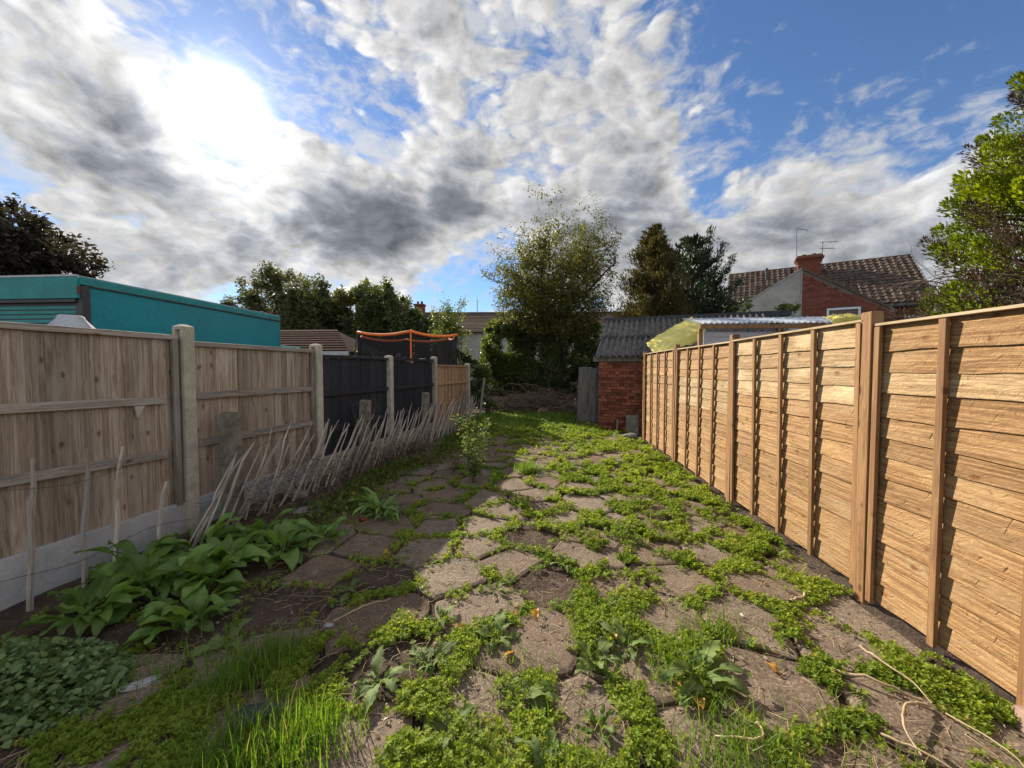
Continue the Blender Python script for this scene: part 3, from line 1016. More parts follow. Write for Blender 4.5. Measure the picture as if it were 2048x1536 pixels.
for x, y, n_, sc in ((-2.62, 2.38, 17, 1.0), (-2.48, 2.80, 18, 1.05), (-2.18, 3.02, 16, .95), (-1.98, 3.28, 14, .8), (-2.10, 2.12, 14, .8), (-2.80, 2.14, 14, .9), (-3.05, 2.62, 15, 1.0),
                     (-2.85, 3.00, 15, 1.0), (-2.35, 2.52, 17, 1.0), (-2.55, 3.25, 13, .9), (-2.25, 2.28, 12, .75)):
    leafy('dock_plant', 'broad-leaved green dock in the dense shaded clump by the concrete gravel board', 'plant', 'dock plants in the shaded clump', (x, y), dock_leaves, n_ + 9, sc * .92, .07)
leafy('dock_plant', 'lone broad-leaved dock behind the dark strap-leaved clump', 'plant', None, (-1.95, 4.22), dock_leaves, 8, .75, .04)
for x, y, n_, sc in ((-1.72, 3.96, 26, 1.0), (-1.55, 3.84, 16, .8)):
    leafy('strap_leaved_weed', ('larger dark arching strap-leaved clump behind the red can', 'smaller strap-leaved weed at the front edge of the larger dark clump')[sc < 1], 'plant', 'strap-leaved weeds', (x, y), strap_leaves, n_, sc, .05)
leafy('strap_leaved_weed', 'small bright sunlit rosette standing alone on bare slabs mid-garden', 'plant', None, (-.22, 5.75), strap_leaves, 18, .62, .04)
for x, y, n_, sc in ((-.58, 1.93, 12, .85), (-.26, 2.14, 12, .9), (.28, 2.00, 12, 1.0), (-.38, 1.55, 10, .8), (-1.34, 2.56, 8, .6), (.18, 3.03, 9, .7), (.46, 2.13, 12, .9), (-.80, 1.80, 10, .8),
                     (-.10, 1.75, 11, .8), (-.62, 2.28, 8, .7), (.02, 1.42, 9, .8), (-1.75, 2.00, 9, .8), (.25, 1.62, 8, .7), (-.32, 2.62, 7, .6)):
    leafy('jagged_leaf_weed', 'pale jagged-leaved rosette weed lying flat among the near slabs', 'plant', 'jagged-leaved rosette weeds', (x, y), jag_leaves, n_, sc, .02)
for x, y, n_, sc in ((.78, 1.93, 18, 1.25),):
    leafy('jagged_leaf_weed', 'largest jagged-leaved weed with long arching leaves and grassy stems', 'plant', None, (x, y), jag_leaves, n_, sc, .03)

# nettle-like patch in the near corner
NN = 3600
a = rd.uniform(0, 6.28, NN)
r_ = np.sqrt(rd.uniform(0, 1, NN)) * .50
x, y = -2.50 + r_ * np.cos(a) * 1.0, 1.60 + r_ * np.sin(a) * .62
z = .02 + .18 * (1 - (r_ / .50) ** 2) * rd.uniform(.05, 1.15, NN) * (.4 + vnoise(x, y, 6, 19, 2))
nd_ = np.stack([rd.normal(0, 1, NN), rd.normal(0, 1, NN), rd.normal(0, .5, NN)], 1)
rot = rot_from(nd_, rd.normal(0, .6, NN))
V, F = scatter(OVATE_V * np.array([1, 1.25, 1]), OVATE_F, np.stack([x, y, z], 1), rot, rd.uniform(.014, .050, NN))
tag(link('nettles', npmesh('nettles', V, F, np.repeat(rd.uniform(0, 1, NN), 6)), 'nettle_leaf'), 'mound of small dull green nettle leaves in the shaded near corner', 'weeds', kind='stuff')


def tall_weed(name, label, x, y, h, n, mat, leaf, seed, wide=.16, stems=5, leafmat=None):
    rg = np.random.default_rng(seed)
    t = tag(empty(name, (x, y, -.01)), label, 'plant')
    lines, pos, dirs = [], [], []
    for s_ in range(stems):
        a = rg.uniform(0, 6.28)
        hh = h * rg.uniform(.65, 1)
        pts = [np.array([rg.normal(0, .02), rg.normal(0, .02), 0])]
        for i in range(7):
            pts.append(pts[-1] + np.array([math.cos(a) * wide * .14 + rg.normal(0, .008), math.sin(a) * wide * .14 + rg.normal(0, .008), hh / 7]))
        pts = np.array(pts)
        lines.append((pts, np.linspace(.006, .002, 8)))
        for q_ in range(n // stems):
            tt_ = rg.uniform(.12, 1)
            i = min(int(tt_ * 7), 6)
            p = pts[i] + (pts[i + 1] - pts[i]) * (tt_ * 7 - i)
            dd = np.array([rg.normal(), rg.normal(), rg.uniform(-.2, .8)])
            side = rg.uniform(0, .07)
            pos.append(p + dd / np.linalg.norm(dd) * side)
            dirs.append(dd)
    link('stem', tubes_mesh('stem', lines, mat), None, t)
    pos, dirs = np.array(pos), np.array(dirs)
    link('foliage', leaves_mesh('foliage', pos, rg.uniform(.5, 1.2, len(pos)) * leaf, leafmat, rg, dirs=dirs, template=OVATE_V), None, t)
    return t


tall_weed('tall_weed', 'tall pale green weed standing alone in the middle of the paving', -.95, 5.18, .95, 900, 'stalk_green', .055, 1, .22, 9, 'grey_leaf')
tall_weed('tall_weed', 'brown seeded dock stalks at the shade edge before the palings', -1.82, 6.05, .55, 300, 'dead_twig', .035, 2, .25, 6, 'dry_weed')
tall_weed('tall_weed', 'thin dry stalk weed between the seeded dock and the tall pale weed', -1.35, 5.7, .40, 180, 'dead_twig', .03, 3, .2, 5, 'dry_weed')
tall_weed('tall_weed', 'leafy green weed leaning by the last palings', -1.75, 8.1, .60, 380, 'stalk_green', .05, 4, .3, 7, 'shrub_green')
tall_weed('tall_weed', 'dark sprig of weed rising in front of the first black panel', -2.75, 5.85, 1.15, 260, 'dead_twig', .04, 5, .3, 4, 'shrub_dark')

# dead weed tangle along the palings
ND = 3000
ty = rd.uniform(3.3, 7.2, ND)
tx = left_line(ty) + .55 + rd.normal(0, .17, ND)
hh = np.clip(.62 - .10 * np.abs(ty - 4.6), .15, 1) * vnoise(tx, ty, 2.2, 51)
tz = ground_z(tx, ty) + hh * rd.uniform(0.02, 1.1, ND)
dd = np.stack([rd.normal(0, 1, ND), rd.normal(0, 1, ND), rd.uniform(-.2, 1.3, ND)], 1)
me = leaves_mesh('dead_weeds', np.stack([tx, ty, tz], 1), rd.uniform(.04, .11, ND), 'dry_weed', rd, dirs=dd, template=NEEDLE_V * np.array([1, .45, 1]), tint=np.clip(rd.uniform(0, .78, ND) + np.where(rd.uniform(0, 1, ND) < .22, .3, 0), 0, 1))
tag(link('dead_weeds', me), 'brown tangle of dead weeds around the leaning palings', 'weeds', kind='stuff')
NG = 5200
ty = rd.uniform(3.0, 9.6, NG)
tx = left_line(ty) + .75 + np.abs(rd.normal(0, .22, NG)) + .12 * np.sin(ty * 2.1)
tz = ground_z(tx, ty) + .02 + .16 * vnoise(tx, ty, 2.0, 57) * rd.uniform(0, 1, NG)
me = leaves_mesh('shade_weeds', np.stack([tx, ty, tz], 1), rd.uniform(.03, .07, NG), 'shrub_green', rd, up=.5)
tag(link('shade_weeds', me), 'low leafy weeds in the shade at the foot of the palings', 'weeds', kind='stuff')

# ------------------------------------------------------------------ stones, straw and fallen leaves
ICO = bmesh.new()
bmesh.ops.create_icosphere(ICO, subdivisions=1, radius=1)
IV = np.array([v.co[:] for v in ICO.verts])
IF = np.array([[v.index for v in f.verts] for f in ICO.faces])
ICO.free()
NP = 4200
qx, qy = rd.uniform(-3.2, 2.05, NP), 1 / rd.uniform(1 / 5.5, 1 / 1.05, NP)
near_soil = np.zeros(NP)
for a, b, r_ in SOIL:
    near_soil = np.maximum(near_soil, np.exp(-((qx - a) ** 2 + (qy - b) ** 2) / (2 * (r_ * 1.1) ** 2)))
kp = rd.uniform(0, 1, NP) < .10 + .8 * near_soil
qx, qy = qx[kp], qy[kp]
sz = np.stack([rd.lognormal(-5.2, .5, len(qx)) for _ in range(3)], 1)
sz[:, 2] *= .6
V, F = scatter(IV, IF, np.stack([qx, qy, ground_z(qx, qy) + sz[:, 2] * .6 + .008], 1), random_upright(len(qx), rd, .3), sz)
tag(link('pebbles', npmesh('pebbles', V, F), 'stone_grey'), 'scattered small stones on the bare soil', 'pebbles', kind='stuff')

NS = 2600
qx, qy = rd.uniform(-2.4, 2.05, NS), 1 / rd.uniform(1 / 5.0, 1 / 1.1, NS)
a = rd.uniform(0, 6.28, NS)
Ls = rd.uniform(.03, .16, NS)
lines = []
for i in range(NS):
    p0 = np.array([qx[i], qy[i], 0.014])
    dv = np.array([math.cos(a[i]), math.sin(a[i]), rd.normal(0, .08)]) * Ls[i]
    b_ = np.array([-dv[1], dv[0], .1 * Ls[i]]) * rd.normal(0, .18)
    rr = rd.uniform(.0007, .0018)
    lines.append((np.array([p0, p0 + dv * .5 + b_, p0 + dv]), np.array([rr, rr, rr * .6])))
tag(link('straw_litter', tubes_mesh('straw_litter', lines, 'straw', 3)), 'dry straw and twig litter strewn over the near paving', 'litter', kind='stuff')
NB = 1500
qx, qy = rd.uniform(-2.4, 2.05, NB), 1 / rd.uniform(1 / 5.0, 1 / 1.1, NB)
me = leaves_mesh('leaf_litter', np.stack([qx, qy, np.full(NB, .018)], 1), rd.uniform(.012, .035, NB), 'litter', rd, dirs=np.stack([rd.normal(0, 1, NB), rd.normal(0, 1, NB), rd.normal(0, .15, NB)], 1))
tag(link('leaf_litter', me), 'small curled dead leaves and crumbs between the slabs', 'litter', kind='stuff')

fall = leaf_mesh('fallen_leaf', 'fallen', .075, .045, 12, -25, .006, 0, .4, .1, 91)
for i, (x, y) in enumerate(((-.52, 2.22), (-.14, 2.34), (.42, 2.16), (-.20, 1.98), (.50, 2.05), (.72, 1.80), (1.15, 2.05), (-.05, 2.30), (.66, 1.86))):
    o = tag(link('fallen_leaf', fall), 'small orange fallen leaf lying among the near weeds', 'leaf', 'orange fallen leaves')
    o.location = (x, y, .03)
    o.rotation_euler = (rd.normal(0, .3), rd.normal(0, .3), rd.uniform(0, 6.28))
    o.scale = [rd.uniform(.6, 1.1)] * 3
for i, (x, y) in enumerate(((-1.31, 3.05), (-1.24, 3.0))):
    o = tag(link('fallen_leaf', fall), ('larger curled orange leaf lying apart on the paving beside the docks', 'smaller curled orange leaf close against the larger one beside the docks')[i], 'leaf', 'curled orange leaves by the docks')
    o.scale = [1 - .35 * i] * 3
    o.location = (x, y, .03)
    o.rotation_euler = (.5, .2, 1 + 2 * i)


def rock(name, label, cat, mat, loc, dims, seed, group=None, rz=0.0):
    bm = bmesh.new()
    bmesh.ops.create_icosphere(bm, subdivisions=2, radius=1)
    rg = np.random.default_rng(seed)
    ph = rg.uniform(0, 6, 6)
    for v in bm.verts:
        c_ = v.co
        f_ = 1 + .16 * math.sin(3 * c_.x + ph[0]) * math.sin(3 * c_.y + ph[1]) + .12 * math.sin(5 * c_.z + ph[2] + 2 * c_.x)
        s_ = max(abs(c_.x), abs(c_.y), abs(c_.z))
        c_ *= f_ * (0.55 + 0.45 / s_ * .8)
        v.co = (c_.x * dims[0], c_.y * dims[1], c_.z * dims[2])
    me = bpy.data.meshes.new(name)
    bm.to_mesh(me)
    bm.free()
    o = tag(link(name, me, mat), label, cat, group)
    o.location = loc
    o.rotation_euler = (0, 0, rz)
    return o


rock('rubble_stone', 'pale lump of rubble at the foot of the palings', 'stone', 'stone_grey', (-2.85, 4.25, .07), (.14, .10, .09), 3)
rock('rubble_stone', 'flat grey stone between the pale rubble lump and the docks', 'stone', 'stone_grey', (-2.45, 3.85, .04), (.17, .12, .05), 4, rz=.5)
rock('rubble_stone', 'pinkish stone block at the edge of the brush pile', 'stone', 'stone_pink', (.02, 13.1, .12), (.24, .16, .13), 5)
rock('rubble_stone', 'small white stone on the soil patch', 'stone', 'pale_concrete', (-1.28, 2.18, .006), (.034, .024, .014), 7)
rock('rubble_stone', 'grey rubble under the end of the new fence by the outhouse', 'stone', 'stone_grey', (1.95, 8.75, .05), (.16, .12, .08), 8)
rock('rubble_stone', 'lump of stone beneath the nearest timber post', 'stone', 'stone_pink', (2.13, 1.74, .02), (.10, .12, .06), 9)
o = rock('slate_piece', 'dark piece of broken slate beside the long grass', 'slate', 'slate', (-1.27, 1.55, .03), (.10, .06, .012), 10, rz=.4)
o = rock('mortar_lump', 'white streak of old mortar on the slab edge near the nettles', 'mortar', 'pale_concrete', (-1.95, 1.68, .02), (.085, .03, .012), 11, rz=.7)
wr = MB().tube([(-.07, 0, .03), (-.03, .01, .035), (.03, 0, .03), (.07, .012, .036)], [.024, .03, .028, .02], 8).build('crushed_can', 'red_litter', smooth=True)
wr.location = (-1.82, 3.78, -.012)
wr.scale = (.7, .7, .7)
tag(wr, 'crushed red can half hidden below the strap-leaved weeds', 'can')

# the longer dry stalks near the fence foot, each its own
for pts, rr, lb in (([(1.45, 2.05, .02), (1.60, 1.94, .05), (1.74, 1.86, .03)], .008, 'thick straight pale stalk lying towards the weed mound'),
                    ([(1.74, 2.22, .03), (1.72, 2.05, .07), (1.76, 1.93, .06), (1.76, 1.84, .04)], .0055, 'bent pale stalk reaching from the fence foot to the stalk joint'),
                    ([(1.75, 1.84, .03), (1.62, 1.80, .06), (1.52, 1.70, .05), (1.50, 1.60, .02)], .007, 'curled root-like stalk below the weed mound'),
                    ([(1.42, 1.68, .02), (1.52, 1.60, .03), (1.60, 1.50, .02)], .006, 'short pale stick on the slab below the curled stalk'),
                    ([(.72, 1.62, .02), (.88, 1.58, .06), (.92, 1.66, .05), (.90, 1.70, .02)], .006, 'hooped dry stem on the slab beneath the largest jagged weed'),
                    ([(1.78, 1.80, .03), (1.83, 1.62, .05), (1.80, 1.45, .02)], .004, 'thin dry stem trailing down from the weed mound'),
                    ([(1.62, 2.62, .02), (1.72, 2.66, .03), (1.80, 2.74, .03)], .012, 'short thick stick near the second timber post'),
                    ([(-1.26, 2.20, .02), (-1.12, 2.30, .06), (-1.0, 2.44, .03)], .004, 'pale stick leaning over the dry grass beside the soil patch'),
                    ([(-.62, 2.0, .02), (-.66, 1.85, .06), (-.6, 1.74, .02)], .003, 'thin forked dry stalk on the slab left of the jagged weeds')):
    pts = spline(pts)
    me = tubes_mesh('dry_stalk', [(pts + rd.normal(0, rr * .4, pts.shape), np.linspace(rr, rr * .55, len(pts)))], 'straw', 6)
    tag(link('dry_stalk', me), lb, 'stalk')


# ------------------------------------------------------------------ new lap fence on the right
rf = np.random.default_rng(14)


def lap_board(L, h, seed):
    """Feather-edged board, thick at the foot, with a waney lower edge; local X runs along it."""
    rg = np.random.default_rng(seed)
    n = 14
    xs = np.linspace(-L / 2, L / 2, n)
    wob = np.cumsum(rg.normal(0, .0042, n))
    wob -= np.linspace(wob[0], wob[-1], n)
    V = []
    for x, wv_ in zip(xs, wob):
        V += [(x, -.004, -.012 + wv_), (x, -.014, h), (x, -.008, h), (x, .005, -.012 + wv_)]
    F = []
    for i in range(n - 1):
        for a, b in ((0, 1), (1, 2), (2, 3), (3, 0)):
            F.append((i * 4 + a, i * 4 + b, i * 4 + 4 + b, i * 4 + 4 + a))
    F += [(3, 2, 1, 0), ((n - 1) * 4, (n - 1) * 4 + 1, (n - 1) * 4 + 2, (n - 1) * 4 + 3)]
    me = bpy.data.meshes.new('board')
    me.from_pydata(V, [], F)
    me.update()
    return me


LAP = {}
FX = 2.18
POSTS_R = [0.87, 2.74, 4.60, 6.50, 8.42]
PANEL_LABELS = ['new orange lap fence panel with the cut-off end at the picture edge', 'new lap panel second along, with paler boards along its top',
                'new lap panel third along, between the second and third timber posts', 'farthest new lap panel, ending beside the brick outhouse']
for pi in range(4):
    y0, y1 = POSTS_R[pi] + .045, POSTS_R[pi + 1] - .045
    L = y1 - y0
    zt = (0.0, 0.035, 0.03, 0.035)[pi]
    t = tag(empty('lap_fence_panel', (FX, (y0 + y1) / 2, zt + .015)), PANEL_LABELS[pi], 'fence panel', 'new lap fence panels')
    t.rotation_euler = (R((0, -.5, .35, 0)[pi]), R((0, .2, -.2, .3)[pi]), R(90))          # local X along the fence, local -Y into the garden
    nb = 13
    for b in range(nb):
        me = lap_board(L, 0.151, pi * 40 + b)
        pale = (pi == 1 and b >= 9) or (pi == 2 and b in (7, 8, 9)) or (pi == 0 and b in (10,))
        me.materials.append(MATS['pale_pine' if pale else 'new_pine'])
        o = link('board', me, None, t)
        o.location = (rf.normal(0, .002), .004 + rf.normal(0, .0015), 0.03 + b * .136 + rf.normal(0, .003))
        o.rotation_euler = (0, rf.normal(0, .0022), 0)
    for q_ in range(5):
        x = -L / 2 + .022 + (L - .044) * q_ / 4 if pi else L / 2 - .022 - q_ * .412
        # faces the garden: local +Y is away from it once turned
        o = box_obj('batten', 'batten_pine', (.040, .024, 1.80), (x, .030, .005), t, bevel=.002)
        o.rotation_euler = (0, rf.normal(0, .003), 0)
        ob = box_obj('batten', 'batten_pine', (.040, .018, 1.80), (x, -.026, .005), t)
    box_obj('cap_rail', 'cap_pine', (L + .02, .066, .016), (0, .004, 1.812), t, bevel=.002)
POST_LABELS = ['timber post at the picture edge holding the nearest lap panel', 'thick timber post standing proud between the nearest two lap panels',
               'timber post between the second and third lap panels', 'thin timber post leaning between the third and last lap panels', 'end post of the new fence beside the outhouse']
for i, y in enumerate(POSTS_R):
    w_ = (.075, .085, .075, .06, .05)[i]
    h_ = (1.86, 1.925, 1.94, 1.95, 1.92)[i]
    o = box_obj('timber_fence_post', 'batten_pine', (w_, .075, h_ + .1), (FX - .012, y, -.1), None, R(90), .004)
    tag(o, POST_LABELS[i], 'fence post', 'timber posts of the new fence')
    o.rotation_euler = (R((0, 0, 0, .5, 0)[i]), R((0, .3, -.3, .4, 0)[i]), R(90))

# ------------------------------------------------------------------ old closeboard fence on the left: concrete posts, gravel boards, panels
POSTS_L = [1.46, 3.38, 5.08, 6.92, 8.86, 11.15]
POST_TOP = [1.97, 1.965, 1.895, 1.80, 1.84, 1.72]
LANG = math.atan2(0.15, 1.0)                        # the fence leans in towards the garden's end


def lpos(y, off=0.0):
    return (-3.85 + .15 * y + off * math.cos(LANG), y - off * math.sin(LANG))


L_POST_LABELS = ['', 'nearest concrete post, standing well above the weathered fence panels', 'concrete post between the weathered panel and the black panels',
                 'concrete post between the two black panels', 'concrete post between the black panel and the far brown panel', 'last concrete post, at the end of the far brown panel']
for i, y in enumerate(POSTS_L):
    if i == 0:
        continue
    h = POST_TOP[i]
    w_, d_ = .105, .125
    m_ = MB()
    # H-section post with a weathered pyramid top
    prof = [(-w_ / 2, -d_ / 2), (w_ / 2, -d_ / 2), (w_ / 2, -.028), (.022, -.024), (.022, .024), (w_ / 2, .028), (w_ / 2, d_ / 2), (-w_ / 2, d_ / 2), (-w_ / 2, .028), (-.022, .024), (-.022, -.024), (-w_ / 2, -.028)]
    n_ = len(prof)
    vs = [(x, yy, -.15) for x, yy in prof] + [(x, yy, h - .05) for x, yy in prof]
    fs = [(a, (a + 1) % n_, n_ + (a + 1) % n_, n_ + a) for a in range(n_)] + [tuple(range(n_ - 1, -1, -1)), tuple(n_ + a for a in range(n_))]
    m_.add(vs, fs)
    x0, x1, ya, yb = -w_ / 2, w_ / 2, -d_ / 2, d_ / 2
    m_.add([(x0, ya, h - .05), (x1, ya, h - .05), (x1, yb, h - .05), (x0, yb, h - .05), (x0, ya, h - .022), (x1, ya, h - .022), (x1, yb, h - .022), (x0, yb, h - .022),
            (x0 * .35, ya * .35, h), (x1 * .35, ya * .35, h), (x1 * .35, yb * .35, h), (x0 * .35, yb * .35, h)],
           [(0, 1, 5, 4), (1, 2, 6, 5), (2, 3, 7, 6), (3, 0, 4, 7), (4, 5, 9, 8), (5, 6, 10, 9), (6, 7, 11, 10), (7, 4, 8, 11), (8, 9, 10, 11)])
    o = m_.build('concrete_fence_post', 'concrete')
    X, Y = lpos(y)
    o.location = (X, Y, 0)
    o.rotation_euler = (0, 0, R(90) - LANG)
    tag(o, L_POST_LABELS[i], 'fence post', 'concrete posts of the old fence')

L_PANEL_LABELS = ['weathered brown closeboard panel nearest the camera, with a sagging lower rail', 'weathered brown closeboard panel between the first two concrete posts',
                  'wider black painted closeboard panel beside the brown one', 'narrower black painted panel farther along, with a ragged top', 'sunlit orange-brown closeboard panel at the far end of the left fence']
rl = np.random.default_rng(77)
for i in range(5):
    ya, yb = POSTS_L[i] + .075, POSTS_L[i + 1] - .075
    L = (yb - ya) / math.cos(LANG)
    X, Y = lpos((ya + yb) / 2)
    top = (1.845, 1.80, 1.74, 1.745, 1.64)[i]
    board_z0 = .30 if i != 4 else .22
    t = tag(empty('closeboard_panel', (X, Y, 0), R(90) - LANG), L_PANEL_LABELS[i], 'fence panel', 'closeboard panels of the old fence')
    # local X runs up the garden; local -Y faces the garden
    black = i in (2, 3)
    bm_ = 'black_paint' if black else ('orange_board' if i == 4 else 'old_board')
    rm = 'black_paint' if black else ('orange_board' if i == 4 else 'old_rail')
    x = -L / 2 + (0.06 if i == 0 else 0.0)
    k_ = 0
    while x < L / 2 - .02:
        wd = min(rl.uniform(.095, .135), L / 2 - x)
        h = top - board_z0 - .03 + (rl.normal(0, .006) if i != 3 else rl.normal(-.01, .012))
        m_ = MB()
        # feather-edge board lapping the next
        m_.add([(0, .006, 0), (wd + .012, .010, 0), (wd + .012, .019, 0), (0, .022, 0), (0, .006, h), (wd + .012, .010, h), (wd + .012, .019, h), (0, .022, h)],
               [(0, 3, 2, 1), (4, 5, 6, 7), (0, 1, 5, 4), (1, 2, 6, 5), (2, 3, 7, 6), (3, 0, 4, 7)])
        o = m_.build('board', bm_, t)
        o.location = (x, .0 + .0035 * (k_ % 2), board_z0 + rl.normal(0, .003))
        o.rotation_euler = (0, rl.normal(0, .004), 0)
        x += wd
        k_ += 1
    sag = (.075, 0.01, 0, 0, 0)[i]
    for rz_, hh in (((.80, .07), (1.255, .065)) if i < 2 else ((.66, .07), (1.16, .065))):
        o = box_obj('rail', rm, (L - (.12 if i == 0 else .01), .036, hh), (-.05 if i == 0 else 0, -.0145, rz_ + (-sag * .3 if hh == .07 else 0)), t, bevel=.004)
        o.rotation_euler = (0, sag * .4 if hh == .07 else sag * .25, 0)
    o = box_obj('cap_rail', rm, (L + .01, .062, .045), (0, .0, top - .032), t, bevel=.004)
    if i == 3:
        for q_ in range(5):
            o2 = box_obj('felt_edge', 'black_paint', (rl.uniform(.14, .3), .075, .014), (-L / 2 + .25 + q_ * .34, 0, top + .014), t)
            o2.rotation_euler = (rl.normal(0, .1), rl.normal(0, .03), rl.normal(0, .02))
    if i < 2:
        box_obj('end_stile', 'old_rail_upright', (.045, .04, top - board_z0 - .02), (L / 2 - .026, -.022, board_z0), t, bevel=.003)
    if i == 0:
        # loose chip of grey board hanging from the middle rail
        m_ = MB().add([(0, 0, 0), (.075, 0, 0), (.018, 0, -.10), (0, .012, 0), (.075, .012, 0), (.018, .012, -.10)], [(0, 1, 2), (5, 4, 3), (0, 3, 4, 1), (1, 4, 5, 2), (2, 5, 3, 0)])
        o = m_.build('loose_chip', 'concrete', t)
        o.location = (L / 2 - .36, -.048, 1.24)
    # concrete gravel board below
    gz = .31 if i != 4 else .22
    o = box_obj('gravel_board', 'pale_concrete' if i < 2 else 'concrete', (L + .06, .05, gz + .2), (X + .004, Y, -.2), None, R(90) - LANG, .006)
    tag(o, ['long pale concrete gravel board under the nearest weathered panel', 'pale concrete gravel board behind the leaning palings', 'concrete gravel board under the wider black panel',
            'concrete gravel board under the narrower black panel', 'low concrete gravel board under the far brown panel'][i], 'gravel board', 'concrete gravel boards')



def copy_tree(o, shift, label):
    """A copy of a thing and its parts, moved along the fence."""
    c_ = o.copy()
    COL.objects.link(c_)
    c_.location = Vector(o.location) + Vector(shift)
    c_['label'] = label
    for ch in o.children:
        d_ = ch.copy()
        COL.objects.link(d_)
        d_.parent = c_
    return c_


# each fence runs on one panel past the camera
ob = bpy.data.objects
copy_tree(ob['lap_fence_panel'], (0, -1.87, 0), 'new lap panel running on behind the camera')
copy_tree(ob['timber_fence_post'], (0, -1.87, 0), 'timber post behind the camera holding the end of the lap fence')
sh_ = (-.15 * 1.92, -1.92, 0)
copy_tree(ob['closeboard_panel'], sh_, 'weathered closeboard panel running on behind the camera')
copy_tree(ob['gravel_board'], sh_, 'concrete gravel board running on behind the camera')
copy_tree(ob['concrete_fence_post'], sh_, 'concrete post beside the camera at the near end of the weathered panel')

# stubs of an older fence in front of it
for y, h, lb in ((3.60, 1.13, 'mossy round-topped concrete stub nearest the docks'), (5.75, 1.08, 'round-topped concrete stub before the wider black panel'),
                 (7.85, 1.07, 'round-topped concrete stub before the narrower black panel'), (10.3, .98, 'dark concrete stub at the far end of the palings')):
    X, Y = lpos(y, .26)
    m_ = MB()
    n_ = 9
    w_, d_ = .075, .06
    arc = [(-w_, -.1)] + [(-w_ * math.cos(math.pi * q_ / (n_ - 1)), h - .05 + .05 * math.sin(math.pi * q_ / (n_ - 1)) ** .6) for q_ in range(n_)] + [(w_, -.1)]
    nn = len(arc)
    m_.add([(x, -d_, z) for x, z in arc] + [(x, d_, z) for x, z in arc],
           [tuple(range(nn)), tuple(range(2 * nn - 1, nn - 1, -1))] + [(a + 1, a, nn + a, nn + a + 1) for a in range(nn - 1)])
    o = m_.build('concrete_stub', 'old_concrete', bevel=.006)
    o.location = (X, Y, 0)
    o.rotation_euler = (R(rl.normal(0, 1)), R(rl.normal(0, 1)), R(90) - LANG + .1)
    tag(o, lb, 'concrete post', 'stubs of the older fence')

# old chestnut paling fence, leaning away up the garden
pf = tag(empty('paling_fence', (*lpos(5.5, .45), 0)), 'old wired chestnut paling fence leaning along the left side', 'fence')
ox, oy = lpos(5.5, .45)
rq = np.random.default_rng(4)
ys = []
y = 2.95
while y < 10.4:
    ys.append(y)
    y += rq.uniform(.05, .105) + (rq.uniform(.15, .35) if rq.uniform() < .06 and y > 5.2 else 0)
for y in ys:
    X, Y = lpos(y, .42 + rq.normal(0, .03))
    h = rq.uniform(.80, 1.02) * (0.92 if y > 8 else 1)
    lean = R(rq.normal(29, 4) if y < 8.5 else rq.normal(18, 8))
    side = R(rq.normal(6, 3))
    w_ = rq.uniform(.010, .016)
    pts, rad = [], []
    for q_ in range(6):
        t = q_ / 5
        pts.append((rq.normal(0, .006), rq.normal(0, .006) + .03 * t * t * rq.normal(0, .6), h * t))
        rad.append(w_ * (1 - .25 * t) * rq.uniform(.9, 1.1))
    rad[-1] *= .35
    o = MB().tube(pts, rad, 5).build('pale', 'pale_wood', pf)
    o.location = (X - ox, Y - oy, float(ground_z(X, Y)) - .03)
    o.rotation_euler = Euler((-lean, side, rq.uniform(-.3, .3) - LANG), 'XYZ')
for hz, sg in ((.30, 1), (.66, 2)):
    pts = []
    for y in np.arange(3.0, 10.6, .12):
        X, Y = lpos(y + hz * .42, .44)
        pts.append((X - ox + .015 * math.sin(y * 31), Y - oy, hz + .035 * math.sin(y * 3.1 + sg) + .02 * math.sin(y * 11) + .1))
    MB().tube(pts, .0022, 4).build('wire', 'dark_metal', pf)
# three taller pales at the near end
nf = tag(empty('paling_fence', (*lpos(2.45, .22), 0)), 'loose wired pales standing upright against the nearest concrete gravel board', 'fence')
ox, oy = lpos(2.45, .22)
for y, h, ln, sd in ((2.24, .98, 4, 2), (2.50, 1.0, 6, 3), (2.68, .97, 8, 4), (2.95, .62, 14, 4)):
    X, Y = lpos(y, .2)
    pts = [(rq.normal(0, .006), rq.normal(0, .008), h * q_ / 5) for q_ in range(6)]
    o = MB().tube(pts, [.017, .0165, .016, .0155, .015, .008], 5).build('pale', 'pale_wood', nf)
    o.location = (X - ox, Y - oy, -.02)
    o.rotation_euler = (R(-ln), R(-sd), 0)
for hz in (.22, .78):
    MB().tube([(lpos(y, .22)[0] - ox, lpos(y, .22)[1] - oy, hz + .03 * math.sin(y * 7)) for y in np.arange(1.9, 3.3, .08)], .002, 4).build('wire', 'dark_metal', nf)

# ------------------------------------------------------------------ teal box lorry behind the left fence
tr = tag(empty('box_lorry', (-8.70, 6.7, 0)), 'teal box lorry with a roller shutter parked behind the left fence', 'lorry')
W_, L_, H0, H1 = 2.35, 5.6, 1.05, 3.32
m_ = MB().box(-W_ + .05, -.03, .13, L_, H0, H1 - .06)
m_.build('cargo_box', 'teal_paint', tr, bevel=.02)
MB().box(-.075, .004, .03, .17, H0, H1 - .19).build('corner_post', 'dark_metal', tr)
MB().box(-W_ - .0, -W_ + .1, .03, .17, H0, H1 - .19).build('corner_post', 'dark_metal', tr)
rr_ = MB()
nseg = 6
pr = [(-.055 + .06 * math.sin(a), H1 - .075 + .075 * math.cos(a)) for a in np.linspace(0, math.pi / 2, nseg)] + [(.006, H1 - .17), (-.05, H1 - .17)]
npn = len(pr)
rr_.add([(x, .02, z) for x, z in pr] + [(x, L_ + .02, z) for x, z in pr], [(a, (a + 1) % npn, npn + (a + 1) % npn, npn + a) for a in range(npn)] + [tuple(range(npn - 1, -1, -1)), tuple(range(npn, 2 * npn))])
